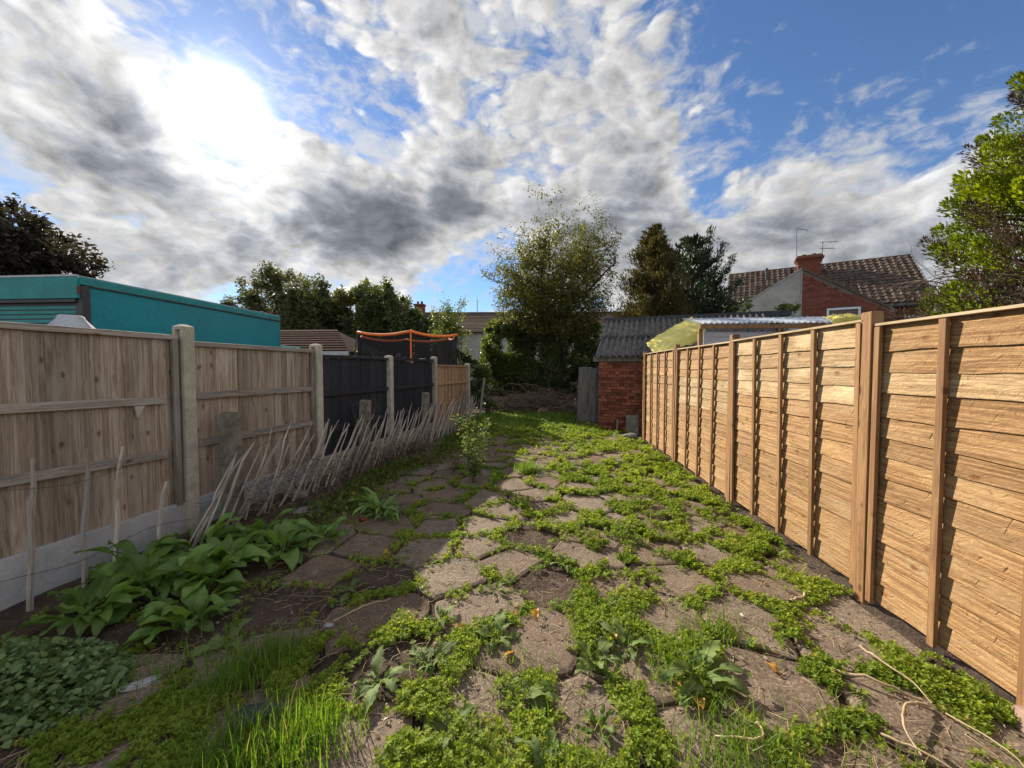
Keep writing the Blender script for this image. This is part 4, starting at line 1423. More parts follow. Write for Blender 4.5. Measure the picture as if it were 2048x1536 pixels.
rr_.build('roof_edge_rail', 'teal_dull', tr, smooth=False)
MB().box(-.04, .014, .18, L_, H1 - .195, H1 - .172).build('trim_strip', 'dark_metal', tr)
MB().box(-W_ + .02, -.02, 0.0, L_ + .02, H1 - .062, H1 - .004).build('roof', 'alloy', tr)
MB().box(-W_, -.03, -.03, .05, H1 - .44, H1 - .03).build('shutter_header', 'teal_dull', tr, bevel=.01)
MB().box(-W_, -.03, -.035, .02, H1 - .029, H1 + .006).build('header_flashing', 'alloy', tr)
MB().box(-.035, -.012, -.02, .03, H1 - .34, H1 - .22).build('marker_lamp', 'house_brick', tr)
MB().box(-W_ + .05, -.1, .0, .07, H1 - .50, H1 - .441).build('shutter_gap', 'dark_metal', tr)
sh = MB().box(-W_ + .12, -.17, .09, .10, H0, H1 - .46).build('roller_shutter', 'dark_metal', tr)
for q_ in range(21):
    z = H0 + .01 + q_ * .086
    if z + .075 > H1 - .50:
        break
    MB().box(-W_ + .12, -.17, .078, .0895, z, z + .063).build('shutter_slat', 'teal_dull', sh, bevel=.004)
MB().box(-.17, -.075, .06, .12, H0, H1 - .45).build('door_frame', 'dark_metal', tr)
MB().box(-W_ + .05, -.03, L_ + .001, L_ + .05, H0, H1 - .1).build('front_bulkhead', 'teal_dull', tr)
cap_ = MB()
cab = [(L_ + .15, .55), (L_ + 1.75, .55), (L_ + 1.85, 1.2), (L_ + 1.55, 2.15), (L_ + 1.3, 2.35), (L_ + .15, 2.35)]
nc = len(cab)
cap_.add([(-W_ + .15, y_, z_) for y_, z_ in cab] + [(-.15, y_, z_) for y_, z_ in cab], [(a, (a + 1) % nc, nc + (a + 1) % nc, nc + a) for a in range(nc)] + [tuple(range(nc - 1, -1, -1)), tuple(range(nc, 2 * nc))])
cap_.build('cab', 'teal_paint', tr, bevel=.04)
MB().box(-W_ + .35, -.35, .1, L_ + 1.3, .62, 1.05).build('chassis', 'dark_metal', tr)
for sx in (-.22, -W_ + .22):
    for yy in (1.2, 6.3):
        MB().tube([(sx - .13, yy, .45), (sx + .13, yy, .45)], .45, 20).build('wheel', 'dark_metal', tr)

# grey covered parasol behind the fence
pc = tag(empty('covered_parasol', (-5.25, 3.95, 0)), 'grey fabric cone on a pole poking above the left fence', 'parasol')
m_ = MB()
n_ = 16
prof = [(.40, 1.62), (.33, 1.77), (.22, 1.96), (.115, 2.105), (.105, 2.135), (.09, 2.145), (.0, 2.15)]
vs, fs = [], []
for r_, z in prof:
    for q_ in range(n_):
        f_ = 1 + (.10 * math.cos(q_ * math.pi) if r_ > .15 else 0) * (r_ / .4)
        vs.append((r_ * f_ * math.cos(2 * math.pi * q_ / n_), r_ * f_ * math.sin(2 * math.pi * q_ / n_), z))
for a in range(len(prof) - 1):
    for q_ in range(n_):
        fs.append((a * n_ + q_, a * n_ + (q_ + 1) % n_, (a + 1) * n_ + (q_ + 1) % n_, (a + 1) * n_ + q_))
m_.add(vs, fs).build('cover', 'grey_cloth', pc, smooth=True)
MB().tube([(0, 0, 0), (0, 0, 2.1)], .025, 10).build('pole', 'grey_metal', pc)
MB().tube([(0, 0, 0), (0, 0, .09)], [.25, .22], 16).build('base', 'dark_metal', pc)

# trampoline with net enclosure
tp_ = tag(empty('trampoline', (-4.35, 12.3, 0)), 'trampoline with a black net and orange-sleeved top rail behind the left fence', 'trampoline')
RT = 1.72
angs = [R(-128 + 60 * q_) for q_ in range(6)]
tops, m_ = [], MB()
for q_, a in enumerate(angs):
    c_, s_ = math.cos(a), math.sin(a)
    base_, bend, top_ = Vector((RT * 1.06 * c_, RT * 1.06 * s_, .1)), Vector((RT * 1.1 * c_, RT * 1.1 * s_, .95)), Vector((RT * .98 * c_, RT * .98 * s_, 2.62))
    tops.append(top_)
    MB().tube([base_, bend, top_], .022, 8).build('pole', 'orange_sleeve' if q_ == 1 else 'dark_metal', tp_)
    MB().tube([base_ + Vector((0, 0, -.1)), bend * .97], .02, 6).build('leg', 'grey_metal', tp_)
NSG = 10
rimpts = []
for q_ in range(6):
    a, b = tops[q_], tops[(q_ + 1) % 6]
    seg = []
    for s_ in range(NSG + 1):
        t = s_ / NSG
        p = a.lerp(b, t)
        p.z -= .17 * 4 * t * (1 - t) * .55
        seg.append(p)
    MB().tube(seg, .042, 8).build('top_rail', 'orange_sleeve', tp_, smooth=True)
    rimpts += seg[:-1]
nr = len(rimpts)
vs = [tuple(p) for p in rimpts] + [(p.x * 1.0, p.y * 1.0, 1.75 + .01 * math.sin(i * 2)) for i, p in enumerate(rimpts)] + [(p.x, p.y, .86) for p in rimpts]
fs = []
for lv in range(2):
    for q_ in range(nr):
        fs.append((lv * nr + q_, lv * nr + (q_ + 1) % nr, (lv + 1) * nr + (q_ + 1) % nr, (lv + 1) * nr + q_))
MB().add(vs, fs).build('net', 'net', tp_, smooth=True)
MB().tube([(RT * math.cos(a), RT * math.sin(a), .86) for a in np.linspace(0, 2 * math.pi, 33)], .035, 8).build('frame_ring', 'grey_metal', tp_)
MB().add([(RT * .97 * math.cos(a), RT * .97 * math.sin(a), .85) for a in np.linspace(0, 2 * math.pi, 33)[:-1]], [tuple(range(32))]).build('mat', 'dark_metal', tp_)


# ------------------------------------------------------------------ brick outhouse with corrugated roof
def framed(name, org, ang):
    """Empty at org with local X along a front and local Y going back."""
    return empty(name, org, ang)


def bricks(parent, x0, x1, z0, z1, y, rg, mat='brick_red', seed=0, holes=(), bl=.215, bh=.065, j=.011, depth=.05, limit=None, shape=None, jit=.004):
    """English-ish bond of single bricks on the plane local y, faces proud of the mortar."""
    course, n = 0, 0
    meshes = {}
    z = z0
    while z + bh <= z1 + 1e-6:
        header = course % 4 == 3
        unit = (bl - j) / 2 if header else bl
        x = x0 - (0 if course % 2 == 0 else (unit + j) / 2)
        while x < x1 - .02:
            a, b = max(x, x0), min(x + unit, x1)
            x += unit + j
            if b - a < .03:
                continue
            cxm, czm = (a + b) / 2, z + bh / 2
            if any(h0 < cxm < h1 and g0 < czm < g1 for h0, h1, g0, g1 in holes):
                continue
            if shape and not shape(a, b, z + bh):
                continue
            key = round(b - a, 3)
            if key not in meshes:
                meshes[key] = MB().box(-key / 2, key / 2, -depth / 2, depth / 2, 0, bh).mesh('brick')
            o = link('brick', meshes[key], mat, parent)
            o.location = (cxm, y + rg.normal(0, jit), z)
            o.rotation_euler = (rg.normal(0, .012), 0, rg.normal(0, .012))
            n += 1
        z += bh + j
        course += 1
    return n


rb = np.random.default_rng(8)
OA = -R(16)
oh = tag(framed('brick_outhouse', (1.42, 9.92, 0), OA), 'low red brick outhouse with a grey corrugated roof at the end of the new fence', 'outhouse')
wall = MB().box(.02, 3.7, .03, 2.0, -.1, 1.74).build('wall', 'mortar', oh)
# local +Y goes back, so the front is at y = 0
bricks(wall, 0.0, 1.9, -.02, 1.74, .012, rb, jit=.003)
MB().box(-.14, 3.7, -.06, -.015, 1.735, 1.86).build('fascia_board', 'grey_board', oh, bevel=.004)
MB().box(.25, 3.7, -.035, .02, 1.78, 1.90).build('wall_plate', 'grey_board', oh)
# roof: two courses of corrugated sheets, eave to ridge
rise0, rise1, back0, back1 = 1.86, 2.98, -.20, 2.02
SL = math.hypot(rise1 - rise0, back1 - back0)
su, sv = (back1 - back0) / SL, (rise1 - rise0) / SL
PIT = .146
rs = MB()
for course, (a0, a1, lift) in enumerate(((0, 1.32, 0), (1.22, SL, .022))):
    x = -.06
    nsh = 0
    while x < 3.66:
        n_ = 7 * 8
        V, F = [], []
        for q_ in range(n_ + 1):
            xx = q_ * PIT / 8
            h = .034 * math.cos(2 * math.pi * xx / PIT) + lift + .003 * (nsh % 2)
            for s_ in (a0, (a0 + a1) / 2, a1):
                for th in (0, -.007):
                    V.append((x + xx, back0 + su * s_ - sv * (h + th), rise0 + sv * s_ + su * (h + th)))
        for q_ in range(n_):
            b = q_ * 6
            for s_ in (0, 2):
                F += [(b + s_, b + 6 + s_, b + 8 + s_, b + 2 + s_), (b + s_ + 1, b + s_ + 3, b + s_ + 9, b + s_ + 7)]
            F += [(b, b + 1, b + 7, b + 6), (b + 4, b + 10, b + 11, b + 5)]
        F += [(0, 2, 3, 1), (2, 4, 5, 3)]
        me = bpy.data.meshes.new('roof_sheet')
        me.from_pydata(V, [], F)
        me.update()
        me.polygons.foreach_set('use_smooth', [True] * len(me.polygons))
        o = link('roof_sheet', me, 'asbestos', oh)
        o.rotation_euler = (0, 0, rb.normal(0, .003))
        x += 7 * PIT - .03
        nsh += 1
MB().box(-.12, 4.6, 2.0, 2.16, 2.93, 3.07).build('ridge_beam', 'slate', oh)
MB().box(-.10, 3.7, 2.02, 2.10, 1.0, 2.93).build('back_wall', 'mortar', oh)
# things leaning by it
o = tag(box_obj('concrete_slab', 'old_concrete', (.30, .045, .46), (2.16, 9.50, -.02), None, OA, .006, rx=R(-12)), 'small concrete slab leaning against the outhouse wall', 'slab', kind='thing')
o = tag(box_obj('wooden_stake', 'grey_board', (.05, .045, .36), (1.83, 9.66, -.04), None, OA, .004, ry=R(2)), 'short wooden stake standing in front of the outhouse', 'stake')
# old plank door beside the outhouse
gd = tag(empty('plank_door', (.98, 11.35, 0.02), R(-6)), 'old grey plank door propped beside the outhouse', 'door', kind='thing')
gd.rotation_euler = (R(-3), R(2.2), R(-6))
for q_ in range(5):
    box_obj('plank', 'grey_board', (.122, .024, 1.58 + rb.normal(0, .025)), (.07 + q_ * .126, rb.normal(0, .004), 0), gd)
for z in (.3, 1.25):
    box_obj('ledge', 'grey_board', (.6, .025, .1), (.32, .027, z), gd)
o = box_obj('wooden_beam', 'grey_board', (.9, .12, .06), (.92, 10.55, -.01), None, R(8))
tag(o, 'weathered timber edging lying on the turf before the plank door', 'timber', kind='thing')
o = box_obj('leaning_post', 'grey_board', (.07, .07, 1.35), (-2.0, 12.2, -.05), None, .3, .005, rx=R(-8), ry=R(8))
tag(o, 'grey timber post leaning at the end of the left fence', 'post')

# ------------------------------------------------------------------ neighbour's lean-to canopy and tarpaulin behind the new fence
ca = tag(empty('canopy', (2.95, 7.55, 0)), 'neighbour\'s canopy with a clear corrugated roof and white boarded side', 'canopy')
CW = 2.95
MB().box(-.02, CW, -.03, .02, 2.30, 2.375).build('front_beam', 'batten_pine', ca, bevel=.004)
for x in (.02, CW / 2, CW - .05):
    MB().box(x - .035, x + .035, .03, .10, 0, 2.30).build('post', 'batten_pine', ca)
for q_ in range(11):
    z = 1.30 + q_ * .087
    MB().box(.10, CW - .1, .11 + .004 * (q_ % 2), .128, z, z + .083).build('cladding_board', 'white_board', ca)
MB().box(.10, CW - .1, .13, .15, .1, 1.30).build('lower_wall', 'white_board', ca)
x, q2 = -.05, 0
while x < CW - .1:
    n_ = 8 * 8
    V, F = [], []
    for q_ in range(n_ + 1):
        xx = q_ * .1 / 8
        tri = .024 * math.cos(2 * math.pi * xx / .1) + .003 * (q2 % 2)
        for yy, zz_ in ((-.10, 2.40), (.90, 2.60)):
            V.append((x + xx, yy, zz_ + tri))
    for q_ in range(n_):
        F.append((q_ * 2, q_ * 2 + 2, q_ * 2 + 3, q_ * 2 + 1))
    me = bpy.data.meshes.new('roof_sheet')
    me.from_pydata(V, [], F)
    me.update()
    me.polygons.foreach_set('use_smooth', [True] * len(me.polygons))
    link('roof_sheet', me, 'clear_sheet', ca)
    x += .77
    q2 += 1
# string of lights under the beam
pts = [(.1 + t * (CW - .2), -.045, 2.29 - .045 * abs(math.sin(t * 19)) - .02 * math.sin(t * 47)) for t in np.linspace(0, 1, 70)]
MB().tube(pts, .004, 4).build('light_string', 'dark_metal', ca)
for t in np.linspace(.05, .95, 22):
    i = int(t * 69)
    p = pts[i]
    MB().tube([p, (p[0], p[1], p[2] - .035)], [.006, .009], 5).build('bulb', 'dark_metal', ca)

# timber stack under a yellow tarpaulin
ts = tag(empty('timber_stack', (2.62, 8.72, 0)), 'stacked pallets of pale timber below the yellow tarpaulin', 'timber')
for lv in range(13):
    for q_ in range(3):
        box_obj('plank', 'cap_pine', (.42, .10, .045), (.22, -.12 + q_ * .16, .05 + lv * .146), ts)
    for q_ in range(2):
        box_obj('bearer', 'cap_pine', (.07, .44, .09), (.05 + q_ * .34, .03, .05 + lv * .146 - .095 if lv else 0), ts)


def tarp(name, label, org, W_, D_, hfun, seed, nu=46, nv=22):
    rg = np.random.default_rng(seed)
    V, F = [], []
    for i in range(nu + 1):
        for j in range(nv + 1):
            u, v = i / nu, j / nv
            x, y = u * W_, (v - .5) * D_
            z, yy = hfun(u, v)
            cr = .030 * abs(math.sin(u * 9 + v * 4 + 1.5 * math.sin(v * 5))) + .022 * abs(math.sin(u * 7 - v * 11 + 2 * math.sin(u * 4))) - .028 * abs(math.sin(u * 16 + v * 15)) + rg.normal(0, .005)
            V.append((x + cr * .5, yy if yy is not None else y + cr, z + cr * .8))
    for i in range(nu):
        for j in range(nv):
            b = i * (nv + 1) + j
            F.append((b, b + nv + 1, b + nv + 2, b + 1))
    me = npmesh(name, np.array(V), np.array(F), rg.uniform(0, 1, len(V)), smooth=True)
    me.materials.append(MATS['yellow_cover'])
    o = tag(link(name, me), label, 'tarpaulin')
    o.location = org
    sm = o.modifiers.new('thickness', 'SOLIDIFY')
    sm.thickness = .004
    return o


def h1(u, v):
    """Slopes up to the right and away; its front hem hangs over the timber."""
    ridge = 2.02 + .60 * max(0, u) ** .85
    if v < .25:
        t = 1 - v / .25
        return ridge - .22 - (.05 + .20 * u) * t, -.34 - .06 * t + .02 * math.sin(u * 15)
    t = (v - .25) / .75
    return ridge - .22 + .30 * t ** .8 + .02 * math.sin(v * 14), -.34 + .75 * t


tarp('yellow_tarpaulin', 'crumpled yellow tarpaulin over the timber beside the canopy', (2.36, 8.72, 0), 1.0, .6, h1, 3)


def h2(u, v):
    top = 2.47 - .05 * (2 * u - 1) ** 2
    if v < .5:
        t = 1 - v / .5
        return top - .20 * t, -.12 - .05 * t
    return top + .16 * (v - .5), -.12 + .5 * (v - .5)


tarp('yellow_tarpaulin', 'yellow tarpaulin draped over the far end of the canopy roof', (5.18, 7.55, 0), .72, .6, h2, 5)

# ------------------------------------------------------------------ the brick house behind on the right
HA = -R(27)
hs = tag(empty('brick_house', (12.75, 28.0, 0), HA), 'brick house with a brown pantiled roof, half-rendered gable wing and chimney', 'house')
# local X along the ridge, local -Y towards the garden
RL, RZ, EZ, RUN = 9.0, 8.0, 4.75, 4.1
hw = MB().box(.1, RL - .1, -RUN + .35, 4.0, 0, EZ + .1).build('wall', 'house_brick', hs)
# gable ends
m_ = MB()
for x in (.1, RL - .1):
    b = len(m_.v)
    m_.add([(x, -RUN + .35, EZ + .1), (x, 4.0, EZ + .1), (x, 0, RZ - .12), (x + .02, -RUN + .35, EZ + .1), (x + .02, 4.0, EZ + .1), (x + .02, 0, RZ - .12)],
           [(0, 1, 2), (5, 4, 3), (0, 2, 5, 3), (1, 4, 5, 2)])
m_.build('gable_end', 'house_brick', hs)
roof = MB().add([(0, -RUN, EZ - .03), (RL, -RUN, EZ - .03), (RL, 0, RZ - .05), (0, 0, RZ - .05), (0, 4.2, EZ - .03), (RL, 4.2, EZ - .03)],
                [(0, 1, 2, 3), (3, 2, 5, 4)]).build('roof', 'brown_roof', hs)
slope = math.hypot(RUN, RZ - EZ)
pit = math.atan2(RZ - EZ, RUN)
TW, TE = .30, .335


def pantile():
    prof = [(0, .0), (.03, .030), (.075, .048), (.12, .034), (.15, .010), (.20, -.004), (.26, .002), (.315, .012)]
    V, F = [], []
    for y, lift in ((0, .050), (.38, 0)):
        for x, z in prof:
            V.append((x, y, z + lift))
    for x, z in prof:
        V.append((x, 0, z + .006))
    n = len(prof)
    for i in range(n - 1):
        F += [(i, i + 1, n + i + 1, n + i), (2 * n + i, 2 * n + i + 1, i + 1, i)]
    me = bpy.data.meshes.new('tile')
    me.from_pydata(V, [], F)
    me.update()
    return me


tile = pantile()
tile.materials.append(MATS['roof_tile'])
TVt = np.array([v.co[:] for v in tile.vertices])
TFt = np.array([list(p.vertices) for p in tile.polygons])
rows, cols = int(slope / TE), int(RL / TW)
Rt = Matrix.Rotation(pit, 3, 'X')
spots = []
for r_ in range(rows):
    for c_ in range(cols):
        s_ = slope - (r_ + 1) * TE
        spots.append((c_ * TW + .02, -RUN + s_ * math.cos(pit), EZ + s_ * math.sin(pit) + .0, r_, c_))
# the wing hides part of the lower slope: keep the tiles that show first
spots.sort(key=lambda p: (p[3] > 4 and 1.5 < p[0] < 6.2, p[3]))
rest = []
for i, (x, y, z, r_, c_) in enumerate(spots):
    if i < 300:
        o = link('tile', tile, None, roof)
        o.location = (x, y + rb.normal(0, .004), z + rb.normal(0, .003))
        o.rotation_euler = (pit, 0, 0)
    else:
        rest.append((x, y, z))
rest = np.array(rest)
V, F = scatter(TVt, TFt, rest, np.repeat(np.array(Rt)[None], len(rest), 0), np.ones(len(rest)))
tag(link('tile_field', npmesh('tile_field', V, F), 'roof_tile', roof), kind='stuff')
x = 0
while x < RL - .2:
    MB().tube([(x, 0, RZ - .02), (x + .44, 0, RZ - .02)], .085, 8).build('ridge_tile', 'brown_roof', roof)
    x += .45
MB().box(-.05, .03, -RUN, -RUN + .12, EZ - .1, EZ + .05).build('verge', 'white_board', hs)
vg = MB().add([(-.03, -RUN, EZ), (-.03, 0, RZ), (-.03, 0, RZ + .06), (-.03, -RUN, EZ + .06), (.03, -RUN, EZ), (.03, 0, RZ), (.03, 0, RZ + .06), (.03, -RUN, EZ + .06)], [(0, 1, 2, 3), (7, 6, 5, 4), (3, 2, 6, 7), (0, 4, 5, 1)])
vg.build('verge', 'pale_concrete', hs)
vg2 = MB().add([(RL - .03, -RUN, EZ), (RL - .03, 0, RZ), (RL - .03, 0, RZ + .06), (RL - .03, -RUN, EZ + .06), (RL + .03, -RUN, EZ), (RL + .03, 0, RZ), (RL + .03, 0, RZ + .06), (RL + .03, -RUN, EZ + .06)], [(0, 1, 2, 3), (7, 6, 5, 4), (3, 2, 6, 7), (0, 4, 5, 1)])
vg2.build('verge', 'pale_concrete', hs)
MB().tube([(6.9, -RUN - .08, EZ - .06), (RL, -RUN - .08, EZ - .06)], .065, 8).build('gutter', 'dark_metal', hs)
# gable wing
GX, GYf = 3.65, -4.55
AZ, hwL, hwR, zL, zR = 6.92, 2.95, 3.75, 5.10, 4.42
wing = MB().add([(GX - hwL, GYf, 0), (GX, GYf, 0), (GX, GYf, AZ), (GX - hwL, GYf, zL), (GX - hwL, -.5, 0), (GX - hwL, -.5, zL), (GX, -.5, AZ)],
                [(0, 1, 2, 3), (4, 0, 3, 5), (3, 2, 6, 5)]).build('wing_rendered_wall', 'render_wall', hs)
bwall = MB().add([(GX, GYf, 0), (GX + hwR, GYf, 0), (GX + hwR, GYf, zR), (GX, GYf, AZ), (GX + hwR, -.5, 0), (GX + hwR, -.5, zR), (GX, -.5, AZ)],
                 [(0, 1, 2, 3), (1, 4, 5, 2), (3, 2, 5, 6)]).build('wing_brick_wall', 'mortar', hs)
WX0, WX1, WZ0, WZ1 = GX + 1.10, GX + 2.45, 3.45, 4.72
bricks(bwall, GX + .06, GX + hwR - .02, 3.30, AZ - .1, GYf - .004, rb, 'house_brick', holes=((WX0 - .04, WX1 + .04, WZ0 - .05, WZ1 + .10),), depth=.03, bl=.235, bh=.075, j=.014,
       shape=lambda a, b, z: z < AZ - (AZ - zR) * (b - GX) / hwR - .06, jit=.002)
for sgn, hw_, ze in ((-1, hwL, zL), (1, hwR, zR)):
    m_ = MB().add([(GX, GYf - .05, AZ), (GX + sgn * (hw_ + .1), GYf - .05, ze - .08), (GX + sgn * (hw_ + .1), GYf - .05, ze + .03), (GX, GYf - .05, AZ + .09), (GX, .0, AZ), (GX + sgn * (hw_ + .1), 0, ze - .08), (GX + sgn * (hw_ + .1), 0, ze + .03), (GX, 0, AZ + .09)],
                  [(0, 1, 2, 3), (3, 2, 6, 7), (1, 5, 6, 2), (0, 4, 5, 1)])
    m_.build('wing_roof', 'pale_concrete' if sgn < 0 else 'brown_roof', hs)
MB().box(GX - .03, GX + .03, GYf - .03, GYf + .02, 0, AZ - .06).build('render_edge_trim', 'pale_concrete', hs)
wn = MB().box(WX0, WX1, GYf + .02, GYf + .06, WZ0, WZ1).build('window', 'window_glass', hs)
fr = MB()
for a, b, c_, d_ in ((WX0, WX1, WZ1 - .10, WZ1), (WX0, WX1, WZ0, WZ0 + .08), (WX0, WX0 + .09, WZ0 + .081, WZ1 - .101), (WX1 - .09, WX1, WZ0 + .081, WZ1 - .101), (WX0 + .091, WX1 - .091, WZ1 - .52, WZ1 - .44)):
    fr.box(a, b, GYf - .05, GYf + .01, c_, d_)
fr.build('window_frame', 'white_plastic', wn)
arc = MB()
for q_ in range(12):
    t0 = WX0 - .05 + (WX1 - WX0 + .1) * q_ / 12
    arc.box(t0, t0 + .105, GYf - .045, GYf + .0, WZ1 + .005 + .09 * math.sin(math.pi * (q_ + .5) / 12), WZ1 + .16 + .09 * math.sin(math.pi * (q_ + .5) / 12))
arc.build('window_arch', 'house_brick', wn)
MB().box(WX0 - .08, WX1 + .08, GYf - .09, GYf - .0, WZ0 - .09, WZ0 - .01).build('window_sill', 'pale_concrete', wn)
MB().box(GX + .42, GX + .66, GYf - .022, GYf - .005, 4.52, 4.68).build('air_brick', 'brick_red', hs)
w2 = MB().box(GX + hwR + .55, GX + hwR + 1.5, -RUN + .32, -RUN + .345, 3.0, 4.15).build('window', 'window_glass', hs)
MB().box(GX + hwR + .5, GX + hwR + 1.55, -RUN + .28, -RUN + .318, 4.1, 4.24).build('window_frame', 'white_plastic', w2)
# chimney
ch = MB().box(3.75, 4.85, -1.15, -.45, 6.3, 8.02).build('chimney', 'house_brick', hs)
for z0, z1, e in ((8.021, 8.11, .05), (8.111, 8.20, .10), (8.201, 8.29, .15), (8.291, 8.38, .09)):
    MB().box(3.75 - e, 4.85 + e, -1.15 - e, -.45 + e, z0, z1).build('corbel_course', 'house_brick', ch)
bricks(ch, 3.755, 4.845, 6.75, 8.0, -1.152, rb, 'house_brick', depth=.02, bl=.235, bh=.075, j=.014, jit=.002)
MB().box(3.7, 4.9, -1.2, -.4, 8.381, 8.44).build('flaunching', 'mortar', ch)
for x in (4.05, 4.55):
    MB().tube([(x, -.8, 8.43), (x, -.8, 8.56)], [.13, .11], 10).build('chimney_pot', 'brick_red', ch)
MB().tube([(2.15, -1.0, 7.1), (2.15, -1.0, 7.75), (2.15, -1.0, 7.76), (2.15, -1.0, 7.95)], [.055, .055, .085, .085], 8).build('vent_pipe', 'dark_metal', hs)
# aerials on the chimney
a1 = tag(empty('tv_aerial', (0, 0, 0)), 'tall hooked pole aerial left of the chimney', 'aerial')
M_ = Matrix.Translation((12.75, 28, 0)) @ Matrix.Rotation(HA, 4, 'Z')
a1.matrix_world = M_ @ Matrix.Translation((3.72, -.9, 7.6))
MB().tube([(0, 0, 0), (-.08, 0, 2.6)], .022, 6).build('mast', 'grey_metal', a1)
MB().tube([(-.08, 0, 2.58), (.35, 0, 2.46), (.52, 0, 2.36)], .018, 6).build('arm', 'grey_metal', a1)
a2 = tag(empty('tv_aerial', (0, 0, 0)), 'low twin-boom aerial right of the chimney', 'aerial')
a2.matrix_world = M_ @ Matrix.Translation((4.93, -.8, 7.6))
MB().tube([(0, 0, 0), (.02, 0, 1.62)], .022, 6).build('mast', 'grey_metal', a2)
for z, l_ in ((1.58, .75), (1.2, .62)):
    MB().tube([(-.12, 0, z + .02), (l_, 0, z - .08)], .016, 6).build('boom', 'grey_metal', a2)
    el = MB()
    for q_ in range(6):
        xx = -.05 + q_ * l_ / 6
        el.tube([(xx, -.22, z - .1 * xx), (xx, .22, z - .1 * xx)], .006, 4)
    el.build('elements', 'grey_metal', a2)

# ------------------------------------------------------------------ far terrace and garage roofs
def course_roof(name, parent, mat, x0, x1, run, z0, z1, n, hip=0.0):
    """A slope facing the camera built of overlapping tile courses, each its own piece."""
    for r_ in range(n):
        a, b = r_ / n, (r_ + 1) / n
        y0, y1_ = -run * (1 - a), -run * (1 - b) + .02
        za, zb = z0 + (z1 - z0) * a, z0 + (z1 - z0) * b
        xr0, xr1 = x1 - hip * a, x1 - hip * b
        MB().add([(x0, y0, za + .04), (xr0, y0, za + .04), (xr1, y1_, zb + .01), (x0, y1_, zb + .01), (x0, y0, za), (xr0, y0, za)],
                 [(0, 1, 2, 3), (4, 5, 1, 0)]).build(name, mat, parent)


te = tag(empty('terrace_house', (-9.6, 32.0, 0), R(3)), 'long low terrace with a brown tiled roof far behind the trees', 'house')
MB().box(0, 21, -3.6, 3, 0, 4.35).build('wall', 'render_wall', te)
rf_ = MB().add([(-.2, -4.0, 4.25), (21.2, -4.0, 4.25), (21.2, 0, 6.15), (-.2, 0, 6.15), (-.2, 4, 4.25), (21.2, 4, 4.25)], [(0, 1, 2, 3), (3, 2, 5, 4)]).build('roof', 'brown_roof', te)
course_roof('tile_course', rf_, 'brown_roof', -.2, 21.2, 4.0, 4.27, 6.17, 13)
MB().tube([(-.2, 0, 6.2), (21.2, 0, 6.2)], .1, 8).build('ridge_tile', 'brown_roof', rf_)
c2 = MB().box(-.9, -.15, -.8, -.2, 0, 6.75).build('chimney', 'house_brick', te)
MB().box(-.97, -.08, -.87, -.13, 6.751, 6.86).build('corbel_course', 'house_brick', c2)
for x in (-.68, -.36):
    MB().tube([(x, -.5, 6.86), (x, -.5, 7.12)], [.11, .09], 8).build('chimney_pot', 'brick_red', c2)
MB().tube([(4.2, -.3, 6.1), (4.2, -.3, 7.3)], .03, 5).build('aerial_mast', 'grey_metal', te)
for x in (2.0, 6.5, 12.0):
    wv2 = MB().box(x, x + 1.3, -3.63, -3.605, 2.6, 3.8).build('window', 'window_glass', te)
    MB().box(x - .06, x + 1.36, -3.66, -3.631, 3.8, 3.9).build('window_frame', 'white_plastic', wv2)

ga = tag(empty('garage', (-11.3, 15.6, 0), R(0)), 'garage with a red-brown tiled hipped roof beyond the lorry', 'garage')
MB().box(0, 4.0, -1.7, 1.7, 0, 2.25).build('wall', 'render_wall', ga)
gr_ = MB().add([(-.2, -1.9, 2.2), (4.2, -1.9, 2.2), (2.7, 0, 3.16), (-.2, 0, 3.16), (4.2, 1.9, 2.2), (-.2, 1.9, 2.2)], [(0, 1, 2, 3), (1, 4, 2), (3, 2, 4, 5)]).build('roof', 'red_roof', ga)
course_roof('tile_course', gr_, 'red_roof', -.2, 4.25, 1.95, 2.22, 3.18, 9, 1.5)
MB().box(-.2, 4.25, -1.98, -1.92, 2.06, 2.2).build('fascia_board', 'white_board', ga)


# ------------------------------------------------------------------ trees
def grow(rg, p, d, length, rad, level, maxlevel, out, tips, spread=.7, up=.25, n_child=(3, 5), shrink=.66, wander=.22, inside=None, first=.35):
    """One limb as a bent tapering line, then its side limbs."""
    k_ = 6 if level < maxlevel else 4
    pts = [np.array(p, float)]
    d = np.array(d, float)
    d /= np.linalg.norm(d)
    for i in range(k_):
        d = d + rg.normal(0, wander, 3) + np.array([0, 0, up * .25])
        d /= np.linalg.norm(d)
        q_ = pts[-1] + d * length / k_
        if inside is not None and level > 0 and not inside(q_):
            c_ = inside(None)
            d = d * .4 + (c_ - q_) / np.linalg.norm(c_ - q_) * .6 + np.array([0, 0, .1])
            d /= np.linalg.norm(d)
            q_ = pts[-1] + d * length / k_ * .5
        pts.append(q_)
    pts = np.array(pts)
    out.append((pts, np.linspace(rad, rad * (.45 if level < maxlevel else .25), len(pts))))
    if level >= maxlevel:
        tips.append(pts)
        return
    for c_ in range(int(rg.integers(n_child[0], n_child[1] + 1))):
        t = rg.uniform(first, 1.0) if c_ else 1.0
        i = min(int(t * k_), k_ - 1)
        pp = pts[i] + (pts[i + 1] - pts[i]) * (t * k_ - i)
        base = pts[i + 1] - pts[i]
        base /= np.linalg.norm(base)
        dd = base + rg.normal(0, spread, 3)
        if np.linalg.norm(dd) < .2:
            dd = base
        grow(rg, pp, dd, length * shrink * rg.uniform(.75, 1.2), rad * (1 - .5 * t) * .62, level + 1, maxlevel, out, tips, spread, up, n_child, shrink, wander, inside, .2)


